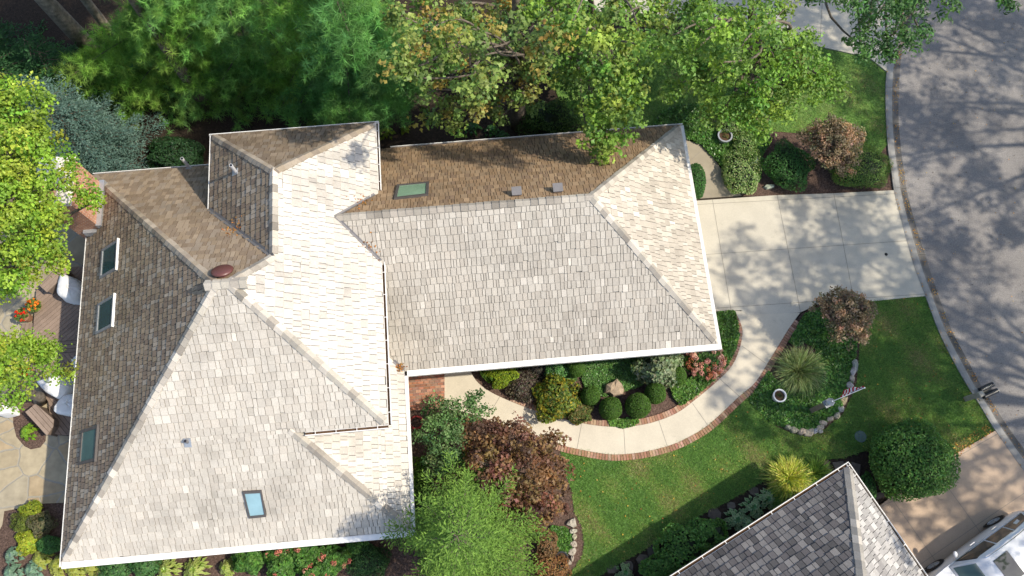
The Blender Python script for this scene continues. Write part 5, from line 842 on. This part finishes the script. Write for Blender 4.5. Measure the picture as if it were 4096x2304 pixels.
# street trees standing past the right edge, their limbs shading the street and driveways
STG = [(0.07, 0.15, 0.04), (0.09, 0.18, 0.045)]
def street_tree(base, h, blobs, label, r0, leaf=.19, dens=.34):
    broadleaf("street_tree", label, base, h, blobs, STG, leaf, .55, dens, 26, r0, twig=.15, group='street trees', fork=.5, lr=.42)
def bm(lst): return [(np.array([x, y, z], float), (r, r, r*.55)) for x, y, z, r in lst]
street_tree((31.5, 16.0, 0), 12, bm([(21.5, 19.5, 8.6, 1.8), (23.5, 22.5, 8.5, 2.2), (26, 23.5, 9, 2.4), (22.5, 16, 9.2, 1.6), (28.5, 22, 9.5, 2.4), (20.7, 12.4, 10.5, 1.5), (22, 13, 9.5, 2.0), (24, 17, 9, 2.2), (27, 20, 9.5, 2.4), (29, 15, 11, 3), (26, 11.5, 9.5, 2.0), (32, 19, 11, 3), (23.5, 20.5, 9, 1.8), (34, 14, 10, 3), (25, 15, 10.5, 1.7), (30, 11, 10, 2.5), (21.5, 10.2, 10, 1.5)]), 'large street tree past the right edge shading the upper street', .42, .19, 1.0)
street_tree((27.5, 4.0, 0), 13, bm([(21, 8.5, 10.6, 1.8), (22.5, 6.3, 10.6, 1.9), (24.5, 9.8, 10.5, 2.0), (22, 4.2, 10.4, 1.7), (25.5, 6, 10.8, 1.9), (19.5, 7.6, 10.4, 1.3), (16.2, 6.5, 10.6, 1.7), (18.5, 9, 10.8, 1.9), (17.5, 4, 10.6, 1.7), (20.5, 6, 11, 2.2), (20, 2.2, 10, 1.9), (23, 8.5, 11, 2.2), (24, 4, 12, 2.8), (23, 0.2, 10, 2.0), (27, 7, 12, 2.8), (26.5, 1, 11, 2.4), (15.5, 9.2, 11.5, 1.3), (18.5, -.4, 9.6, 1.3), (21, 11, 10.5, 1.6)]), 'large street tree past the right edge shading driveway and front lawn', .36, .19, 1.1)
street_tree((27, -4.5, 0), 10, bm([(21.5, -2.5, 8.5, 1.7), (23.5, -5, 9, 2), (25, -1.5, 9, 1.8), (21, -5.5, 8, 1.5), (26, -4, 9.5, 2.2)]), 'street tree past the right edge shading the tan driveway', .26, .15, .9)
# ================================================================== SHRUBS AND GARDEN PLANTS
LAR = (0.085, 0.17, 0.035)
conifer('larch_tree', 'feathery bright green conifer at the corner of the south eave', P(1895, 2142, 0), 7.4, 2.35, LAR, 24, -.02, .11, (-.1, -.1), .18, None, (0.16, 0.275, 0.05), .30, 13, power=.66)
RM_ = [(0.125, 0.07, 0.045), (0.165, 0.095, 0.048), (0.10, 0.055, 0.042), (0.18, 0.12, 0.055), (0.165, 0.075, 0.06)]
def jmaple(tb, cr): pass
broadleaf('japanese_maple', 'purple brown japanese maple beside the front walk', P(2060, 1900, 0), 3.2, [blobz(*q) for q in [(1960, 1760, 2.6, 80), (1900, 1720, 2.3, 45), (2060, 1760, 2.8, 90), (2150, 1740, 2.4, 55), (1990, 1870, 3.0, 110), (2110, 1870, 3.1, 110), (2200, 1800, 2.3, 55), (2060, 1990, 2.8, 100), (2160, 1980, 2.7, 95), (2230, 1900, 2.3, 60), (2170, 2060, 2.2, 70), (1930, 1850, 2.4, 60), (2250, 2000, 2.0, 40), (1880, 1920, 2.0, 42), (2230, 1760, 2.0, 30), (1900, 1790, 2.2, 50), (2060, 2060, 2.3, 60), (1780, 1930, 1.8, 45)]], RM_, .13, .27, .95, 30, .09, 'lobed', group='ornamental trees in the front garden', twig=.3, fork=.15)
broadleaf('lilac', 'green leafy lilac between the house corner and the purple maple', P(1800, 1780, 0), 3.0, [blobz(*q) for q in [(1770, 1640, 2.6, 60), (1760, 1720, 2.7, 75), (1700, 1720, 2.3, 45), (1790, 1800, 2.6, 75), (1740, 1850, 2.2, 55), (1860, 1640, 2.4, 60), (1900, 1600, 2.2, 42), (1930, 1660, 2.1, 40), (1850, 1720, 2.3, 60), (1830, 1850, 2.0, 50), (1720, 1640, 2.0, 30)]], [(0.075, 0.16, 0.055), (0.10, 0.19, 0.07), (0.055, 0.125, 0.045), (0.13, 0.21, 0.09)], .09, .25, .95, 40, .06, group='ornamental trees in the front garden', twig=.1, fork=.12, cat='shrub')
BR = [(0.22, 0.17, 0.135), (0.30, 0.22, 0.17), (0.17, 0.145, 0.11), (0.35, 0.245, 0.185), (0.15, 0.145, 0.10)]
def crab(name, label, px, py, rpx):
    b = P(px, py, 1.6); g0 = np.array([b[0], b[1], 0]); r = rpx*mpp(b); bl_ = [(g0+[r*.55*math.cos(k*2.4)*f, r*.55*math.sin(k*2.4)*f, 1.5+.8*(1-f)+.2*rng.random()], np.array([.42, .42, .36])*r) for k, f in enumerate(np.linspace(.2, 1.15, 11))]
    broadleaf(name, label, g0, 2.6, bl_, BR, .075, .17, 1.15, 26, .06, group='bronze leaved small trees by the driveway', twig=.9, fork=.2)
crab('plum_tree', 'bronze brown small tree above the dark evergreen north of the driveway', 3330, 575, 135); crab('plum_tree', 'bronze brown small tree at the top of the island bed', 3374, 1262, 132)
DG = [(0.045, 0.13, 0.036), (0.06, 0.16, 0.044), (0.035, 0.105, 0.03)]
BX = [(0.06, 0.135, 0.022), (0.075, 0.16, 0.028), (0.05, 0.11, 0.02)]
for px, py, r, h, lb in [(2362, 1583, 39, .95, 'clipped round boxwood right of the golden shrub'), (2443, 1632, 46, 1.05, 'clipped round boxwood at the lower middle beside the walk'), (2553, 1622, 51, 1.1, 'largest clipped round boxwood in the bed'), (2622, 1572, 42, 1.0, 'clipped round boxwood below the grey green shrub'), (2708, 1502, 38, .95, 'clipped round boxwood between grey green shrub and pink flowers'), (2303, 1470, 38, .95, 'clipped round boxwood in shade by the garage eave')]:
    shrub('boxwood', lb, px, py, r, h, BX, .045, 5200, 1, .03, 'shrub', 'clipped boxwood balls', 'leaf', (.02, .04, .01), .6, .15, .93, coresc=.9)
shrub('round_shrub', 'big rounded dark green shrub by the tan driveway', 3650, 1838, 168, 2.0, [(0.05, 0.135, 0.034), (0.07, 0.165, 0.04), (0.09, 0.19, 0.045)], .085, 11500, .95, .09, core=(.02, .045, .015), shell=.80)
shrub('juniper', 'dark green low evergreen shrub left of the bronze tree', 3160, 662, 92, 1.0, DG, .07, 4500, 1.05, .14)
shrub('yew', 'feathery mid green spreading yew by the kerb', 3443, 668, 128, 1.0, [(0.06, 0.14, 0.03), (0.10, 0.18, 0.04), (0.14, 0.21, 0.055)], .075, 7500, .72, .14, aspect=.3)
shrub('clipped_yew', 'narrow rounded green shrub between garage wall and side path', 2784, 722, 40, .8, DG, .06, 3200, 1.9, .05)
shrub('euonymus', 'white variegated shrub at the lower end of the north ivy bed', 2965, 690, 75, .7, [(0.14, 0.24, 0.07), (0.22, 0.31, 0.14), (0.09, 0.17, 0.05), (0.33, 0.40, 0.22)], .07, 3600, 1.25, .2); shrub('euonymus', 'white variegated shrub above the grey planter', 2935, 490, 70, .7, [(0.14, 0.24, 0.07), (0.20, 0.29, 0.12), (0.09, 0.17, 0.05), (0.30, 0.38, 0.2)], .07, 2600, .7, .2); shrub('euonymus', 'white variegated shrub just right of the grey planter', 2975, 575, 50, .55, [(0.14, 0.24, 0.07), (0.22, 0.31, 0.14), (0.09, 0.17, 0.05)], .07, 1600, 1, .2)
shrub('leggy_shrub', 'dark green leggy shrub against the north garage wall', 2205, 470, 125, 1.4, [(0.03, 0.075, 0.022), (0.045, 0.10, 0.03), (0.06, 0.12, 0.03)], .07, 6500, .6, .25, shell=.6)
shrub('leggy_shrub', 'sparse dark shrub with upright twigs under the left pine', 690, 400, 48, 1.1, [(0.05, 0.10, 0.03), (0.07, 0.13, 0.03)], .06, 900, 1, .5, coresc=0, shell=.3)
shrub('dark_hedge', 'dark green low shrubs in shade below the west north eave', 700, 610, 110, .9, [(0.02, 0.06, 0.025), (0.03, 0.08, 0.03)], .08, 4500, .6, .2)
# bed along the garage
shrub('spirea', 'lime green spirea shrub at the left end of the garage bed', 2012, 1500, 58, .75, [(0.17, 0.25, 0.02), (0.23, 0.30, 0.025), (0.12, 0.20, 0.02)], .055, 4200, .85, .2); shrub('spirea', 'darker green shrub left behind the lime green one', 1960, 1480, 34, .6, [(0.08, 0.17, 0.025), (0.1, 0.2, 0.03)], .06, 1800, 1.4, .2)
shrub('heuchera', 'dark purple grey leafy plants beside the golden shrub', 2110, 1545, 72, .5, [(0.055, 0.055, 0.045), (0.10, 0.085, 0.07), (0.07, 0.045, 0.05), (0.14, 0.13, 0.10)], .095, 2800, .95, .25); shrub('heuchera', 'dark purple plants in shade under the garage eave', 2150, 1465, 48, .5, [(0.05, 0.05, 0.045), (0.08, 0.07, 0.06)], .09, 1500, .75, .25)
shrub('rose_bush', 'glossy mid green shrub under the garage eave left of the boxwood', 2222, 1478, 46, .8, [(0.05, 0.14, 0.04), (0.08, 0.19, 0.06)], .08, 1900, .9, .22, mat='gloss_leaf')
shrub('hydrangea', 'golden yellow and green oakleaf shrub in the garage bed', 2235, 1590, 78, .95, [(0.135, 0.165, 0.022), (0.22, 0.20, 0.025), (0.08, 0.13, 0.022), (0.06, 0.11, 0.022)], .12, 3000, 1.1, .32, kind='lobed'); shrub('hydrangea', 'olive brown shrub at the brick edging below the golden one', 2320, 1650, 50, .6, [(0.11, 0.13, 0.035), (0.15, 0.12, 0.05), (0.07, 0.11, 0.03)], .09, 1900, .75, .25)
shrub('cotoneaster', 'reddish brown and green low plant left of the golden shrub', 2155, 1575, 32, .4, [(0.17, 0.11, 0.06), (0.12, 0.12, 0.05)], .08, 900, 1.5, .3)
shrub('viburnum', 'grey green large leaved shrub under the garage eave', 2635, 1465, 92, 1.5, [(0.15, 0.21, 0.125), (0.19, 0.25, 0.155), (0.10, 0.155, 0.085), (0.23, 0.28, 0.19)], .125, 2600, .82, .2, aspect=.95, shell=.72)
shrub('sedum', 'pink flowering clump at the right end of the garage bed', 2822, 1440, 72, .6, [(0.06, 0.14, 0.035), (0.09, 0.18, 0.05)], .09, 1900, 1, .2, core=(.03, .05, .02), blooms=(64, [(0.52, 0.27, 0.24), (0.46, 0.20, 0.17), (0.58, 0.34, 0.30), (0.36, 0.13, 0.08)], .105, .045), cat='flowers')
# island bed
grass_clump('fountain_grass', 'grey green fountain grass tuft in the island bed', 3204, 1478, 72, .8, [(0.20, 0.26, 0.12), (0.26, 0.32, 0.17), (0.15, 0.22, 0.09)], 1500, .016)
grass_clump('hakone_grass', 'bright yellow striped grass tuft by the house next door', 3158, 1915, 80, .5, [(0.40, 0.44, 0.09), (0.30, 0.39, 0.08), (0.50, 0.50, 0.18)], 2000, .022); grass_clump('hakone_grass', 'plain green grass tuft beside the yellow striped one', 3265, 1893, 50, .55, [(0.13, 0.23, 0.05), (0.18, 0.29, 0.06), (0.09, 0.18, 0.04)], 1000, .018); grass_clump('hakone_grass', 'shaded green grass tuft below the yellow striped one', 3140, 1985, 62, .45, [(0.10, 0.19, 0.05), (0.14, 0.24, 0.06)], 900, .02)
IV = [(0.05, 0.14, 0.028), (0.075, 0.18, 0.035), (0.10, 0.21, 0.045), (0.035, 0.10, 0.024)]; IVL = [(0.06, 0.15, 0.03), (0.085, 0.19, 0.04), (0.045, 0.11, 0.025)]
def gc(name, pxs, n, col, label, **kw): return tag(ground_cover(name, PP(pxs), n, col, **kw), label, 'ground cover', kind='stuff')
isl = [(3212, 1262), (3180, 1318), (3150, 1372), (3182, 1392), (3215, 1370), (3262, 1400), (3260, 1510), (3230, 1545), (3160, 1545), (3100, 1520), (3072, 1486), (3030, 1545), (2990, 1600), (3040, 1655), (3075, 1690), (3110, 1702), (3178, 1722), (3245, 1718), (3290, 1700), (3345, 1650), (3385, 1580), (3408, 1520), (3418, 1440), (3428, 1360), (3405, 1262), (3330, 1228), (3250, 1238)]
gc('ivy', isl, 17000, IV, 'glossy dark green ivy covering the island bed', leaf=.085, hgt=.16)
gc('ivy', T(2048, 0, [(1058, 955), (1130, 850), (1250, 800), (1500, 790), (1800, 800), (1940, 900), (1940, 1090), (1880, 1190), (1870, 1370), (1780, 1432), (1680, 1392), (1600, 1290), (1505, 1190), (1420, 1100), (1310, 1055), (1290, 960)]), 15000, IVL, 'green ivy bed north of the side path', leaf=.09, hgt=.18)
gc('pachysandra', [(2845, 1255), (2935, 1246), (2950, 1300), (2952, 1345), (2938, 1400), (2905, 1465), (2860, 1515), (2790, 1580), (2720, 1625), (2690, 1590), (2680, 1545), (2730, 1530), (2780, 1500), (2880, 1410), (2880, 1340), (2800, 1390)], 7000, [(0.07, 0.155, 0.03), (0.10, 0.20, 0.04), (0.05, 0.12, 0.025)], 'fresh green ground cover inside the right bend of the walk', leaf=.09, hgt=.2)
gc('pachysandra', [(2330, 1435), (2600, 1410), (2600, 1520), (2560, 1550), (2420, 1590), (2340, 1560), (2320, 1500)], 7500, [(0.075, 0.17, 0.045), (0.10, 0.21, 0.06), (0.055, 0.13, 0.035)], 'dark green ground cover behind the boxwood balls', leaf=.06, hgt=.14)
gc('pachysandra', [(2430, 1680), (2550, 1672), (2555, 1690), (2530, 1706), (2490, 1714), (2440, 1704)], 900, [(0.07, 0.16, 0.03), (0.10, 0.2, 0.04)], 'small green ground cover patch spilling over the inner brick edging', leaf=.075, hgt=.14)
gc('pachysandra', [(1950, 1460), (2290, 1440), (2310, 1520), (2180, 1600), (2130, 1590), (2000, 1545)], 6500, [(0.08, 0.17, 0.045), (0.11, 0.21, 0.055)], 'green ground cover between the shrubs at the left of the garage bed', leaf=.07, hgt=.12)
gc('ivy', T(2048, 1536, [(290, 1070), (400, 1080), (445, 1120), (450, 1230), (410, 1290), (330, 1290), (280, 1200)]), 1500, IVL, 'ivy patch inside the small stone edged bed', leaf=.08, hgt=.14)
shrub('barberry', 'small reddish brown shrub beside the conifer and the ivy patch', 2190, 2178, 42, .6, [(0.16, 0.10, 0.055), (0.20, 0.13, 0.07)], .06, 1500, 1.3, .25); shrub('barberry', 'orange brown low shrub at the bottom edge by the dark bowl', 2205, 2275, 72, .6, [(0.24, 0.13, 0.06), (0.19, 0.10, 0.05), (0.28, 0.18, 0.08)], .065, 2500, .7, .25)
# bed beside the house next door
for px, py, r, h, lb in [(2730, 2200, 105, .9, 'broad leafy green shrub left in the bed of the house next door'), (2835, 2140, 80, .8, 'green shrub right of the broad one beside the dark roof'), (2640, 2275, 72, .7, 'low green shrub lowest along the dark roof')]: shrub('hydrangea', lb, px, py, r, h, [(0.10, 0.22, 0.055), (0.13, 0.26, 0.07), (0.07, 0.17, 0.045)], .10, 2600, .8, .25, group='green shrubs beside the house next door')
for px, py, r, lb in [(2945, 2080, 52, 'white edged hosta left in the row along the dark roof'), (3010, 2030, 52, 'white edged hosta in the middle of the row along the dark roof'), (3068, 1995, 46, 'white edged hosta next to the yellow grass'), (2990, 2100, 40, 'white edged hosta close under the dark roof edge'), (2500, 2290, 40, 'large white edged hosta at the bottom edge, the left one'), (2610, 2292, 34, 'large white edged hosta at the bottom edge, the right one')]: rosette('hosta', lb, px, py, r, .4, (0.08, 0.2, 0.065), 48, .14, (0.34, 0.42, 0.24), 'white edged hostas')
shrub('privet', 'narrow green shrub strip under the sunlit roof edge next door', 3475, 1955, 26, .7, DG, .06, 1200, 2.6, .1)
# plants under the wood edge
for px, py, r, lb in [(1545, 530, 36, 'yellow green hosta in the corner between wing and garage'), (1617, 517, 20, 'small yellow green hosta right of the corner one'), (1245, 497, 26, 'lime hosta behind the wing eave'), (545, 512, 14, 'tiny pale hosta on dark mulch'), (1890, 510, 38, 'dark green hosta at the foot of the furrowed trunk'), (1965, 520, 34, 'dark green hosta left of the leggy shrub'), (2010, 545, 34, 'dark hosta close to the garage gutter')]: rosette('hosta', lb, px, py, r, .35, (0.15, 0.22, 0.02) if py != 545 and px < 1700 else (0.04, 0.12, 0.03), 22, .15, None, 'hostas under the trees')
# south side beds
LM = [(0.26, 0.32, 0.03), (0.20, 0.28, 0.03), (0.33, 0.36, 0.05)]; SPL = [(0.17, 0.23, 0.02), (0.24, 0.28, 0.03), (0.12, 0.18, 0.02)]
shrub('spirea', 'yellow green shrub at the top of the lower left bed', 122, 2042, 42, .6, SPL, .055, 2200, .8, .2); shrub('spirea', 'dark olive shrub in the lower left bed', 92, 2092, 40, .6, [(0.08, 0.11, 0.02), (0.11, 0.15, 0.03)], .055, 2000, 1, .2); shrub('juniper', 'dull grey green twiggy shrub in the lower left bed', 165, 2098, 44, .7, [(0.09, 0.10, 0.055), (0.13, 0.125, 0.075)], .06, 2000, 1, .3); shrub('boxwood', 'dark green dome shrub touching the west eave corner', 200, 2180, 50, .7, DG, .06, 2500, .7, .1, group=None)
shrub('spirea', 'golden yellow low shrub in the middle of the lower left bed', 112, 2165, 44, .45, LM, .08, 1700, 1, .25)
for k, (px, py, r, lb) in enumerate([(165, 2235, 42, 'yellow hosta clump left below the roof corner'), (235, 2262, 46, 'yellow hosta clump right below the roof corner'), (300, 2275, 44, 'yellow hosta clump second from the roof corner'), (365, 2265, 38, 'yellow hosta clump left of the dark leafy shrub')]): rosette('hosta', lb, px, py, r*1.15, .4, (0.25, 0.29, 0.035), 64, .12, (0.33, 0.35, 0.09), 'yellow hostas along the south eave')
for px, py, r, lb in [(50, 2222, 42, 'blue green hosta uppermost at the lower left corner'), (45, 2290, 42, 'blue green hosta lowest at the left corner'), (130, 2278, 44, 'blue green hosta right in the lower left corner')]: rosette('hosta', lb, px, py, r, .45, (0.13, 0.23, 0.15), 30, .17, (0.17, 0.27, 0.18), 'blue green hostas')
rosette('hosta', 'lime green leafy plant in the tree circle beside the bench', 110, 1727, 40, .4, (0.16, 0.29, 0.02), 34, .13)
GRN = [(0.07, 0.17, 0.035), (0.10, 0.22, 0.05), (0.05, 0.13, 0.03)]
for px, py, r, lb in [(460, 2272, 62, 'dark leafy shrub left along the south eave'), (580, 2265, 52, 'dark leafy shrub second along the south eave')]: shrub('rhododendron', lb, px, py, r, .7, [(0.045, 0.12, 0.04), (0.07, 0.16, 0.055)], .12, 1500, .7, .25, group='leafy shrubs along the south eave', aspect=.35)
for px, py, r, lb in [(668, 2278, 56, 'lime striped lily clump left along the south bed'), (780, 2280, 60, 'lime striped lily clump in the middle of the south bed'), (905, 2270, 38, 'small lime striped lily clump beside bare mulch')]: rosette('hosta', lb, px, py, r, .45, (0.19, 0.29, 0.03), 80, .10, (0.36, 0.40, 0.13), 'lime striped clumps along the south eave')
HP = [(0.42, 0.16, 0.13), (0.50, 0.24, 0.19), (0.36, 0.12, 0.11)]
for px, py, r, ry, nb_, lb in [(1000, 2240, 58, .9, 0, 'green shrub without flowers left of the pink hydrangeas'), (1130, 2250, 70, .85, 7, 'pink flowered hydrangea leftmost under the south eave'), (1230, 2215, 70, .7, 6, 'pink flowered hydrangea in the middle under the south eave'), (1330, 2235, 65, .85, 6, 'pink flowered hydrangea rightmost under the south eave'), (1250, 2295, 60, .6, 7, 'pink flowered hydrangea at the bottom edge')]: shrub('hydrangea', lb, px, py, r, .9, GRN, .11, 2200, ry, .25, group='hydrangeas under the south eave', blooms=(nb_, HP, .11, .045) if nb_ else None)
shrub('azalea', 'dark green small leaved shrub between hydrangeas and conifer', 1470, 2245, 85, .7, [(0.03, 0.085, 0.03), (0.045, 0.11, 0.035)], .045, 5200, .8, .15); shrub('azalea', 'brighter green shrub under the south eave corner', 1430, 2190, 50, .7, GRN, .07, 1500, .6, .2)
shrub('weigela', 'deep green shrub between the house wall and the purple maple', 1685, 1900, 40, .9, [(0.06, 0.15, 0.02), (0.09, 0.19, 0.03)], .07, 1700, 1.8, .25); shrub('weigela', 'dark shrub in shade at the house corner', 1710, 2010, 55, 1.0, [(0.04, 0.11, 0.025)], .07, 2000, 1.3, .25)
# fallen leaves: loose litter
def litter(pts, cols, size, label):
    n = len(pts); mb = MB(); leaves(mb, pts, np.array([0, 0, 1.0])+rng.normal(0, .35, (n, 3)), size*(.6+.8*rng.random(n)), jit(cols, n, .2, .08), .7, .1); return tag(mb.build('fallen_leaves', M['petal']), label, 'fallen leaves', kind='stuff')
q = scatter(PP(L1), 230); lw = [np.c_[q, np.full(len(q), .09)]]
LV = [(0.45, 0.30, 0.06), (0.38, 0.20, 0.06), (0.50, 0.38, 0.12), (0.3, 0.12, 0.05)]
litter(lw[0], LV, .05, 'yellow and brown leaves scattered on the front lawn')
s = rng.random(1500)*(len(kl)-1); i = s.astype(int); f = (s-i)[:, None]; a_ = kl[i]*(1-f)+kl[i+1]*f; b_ = ks[i]*(1-f)+ks[i+1]*f; w_ = np.clip(rng.normal(.78, .13, 1500), .02, 1.05)[:, None]; w_[::6] = rng.random((len(w_[::6]), 1))*.1
keep = (np.sin(s*1.9)+np.sin(s*.7+1)+rng.normal(0, .8, len(s))) > -.1; pq = (a_+(b_-a_)*w_)[keep]; litter(np.c_[pq, np.full(len(pq), .055)+.06*(w_[keep][:, 0] < .6)], [(0.42, 0.25, 0.05), (0.35, 0.19, 0.05), (0.28, 0.16, 0.06)], .045, 'orange leaves gathered in the kerb gutter')
q = scatter(PP([(3700, -100), (4500, -100), (4600, 2300), (4300, 2000), (3950, 1600), (3640, 700), (3620, 300)]), 500); litter(np.c_[q, np.full(len(q), .03)], [(0.25, 0.16, 0.08), (0.35, 0.24, 0.1), (0.06, 0.05, 0.04)], .05, 'scattered leaves and twigs on the street')
q = scatter(PP([(3740, 1890), (3973, 1726), (3940, 1700), (3800, 1780), (3700, 1860)]), 260); litter(np.c_[q, np.full(len(q), .09)], LV, .05, 'brown leaves along the edge of the tan driveway')
q = np.array([W(xE+rng.normal(-.12, .1), ySg+rng.normal(.12, .1), 3.0+.05*rng.random()) for _ in range(70)]); litter(q, [(0.30, 0.15, 0.05), (0.22, 0.11, 0.04)], .07, 'brown leaf pile in the porch roof valley')
q = []
for (ax, ay), ka, kb, n in (((xWW+1.2, yV-1.2), 'WW', 'N', 45), ((xU-.5, yNg-D-.45), 'NG', 'EU', 30), ((xU-.25, yL+.35), 'SG', 'EU', 25)):
    for _ in range(n): x, y = ax+rng.normal(0, .16), ay+rng.normal(0, .16); q.append(W(x, y, max(zpl(ka, x, y), zpl(kb, x, y))+.06))
litter(np.array(q), [(0.30, 0.14, 0.05), (0.22, 0.11, 0.04)], .06, 'brown leaves caught in the upper roof valleys')
# ================================================================== LIGHT, SKY, CAMERA
sh = np.array([-0.83, 0.09, -1.0]); sun = -sh/np.linalg.norm(sh); el = math.asin(sun[2]); az = math.atan2(sun[0], sun[1])
wd = bpy.data.worlds.new('World'); SC.world = wd; wd.use_nodes = True; nt = wd.node_tree; bg = nt.nodes['Background']; sky = nt.nodes.new('ShaderNodeTexSky'); sky.sky_type = 'NISHITA'; sky.sun_disc = False; sky.sun_elevation = el; sky.sun_rotation = az; sky.dust_density = 1.5; nt.links.new(sky.outputs[0], bg.inputs[0]); bg.inputs[1].default_value = 0.15
L = bpy.data.lights.new('sun', 'SUN'); L.energy = 3.3; L.angle = math.radians(0.9); L.color = (1.0, 0.915, 0.765); so = bpy.data.objects.new('sun', L); COL.objects.link(so); so.rotation_euler = Vector(sun).to_track_quat('Z', 'Y').to_euler(); so.location = (30, -5, 40)
cam = bpy.data.cameras.new('camera'); cam.sensor_width = 36; cam.lens = 36*CF/4096; cam.clip_end = 2000; co = bpy.data.objects.new('camera', cam); COL.objects.link(co); co.location = (0, 0, CH); co.rotation_euler = (TH, 0, 0); SC.camera = co
SC.view_settings.view_transform = 'Standard'; SC.view_settings.look = 'None'; SC.view_settings.exposure = 0.71; SC.view_settings.gamma = 1.0
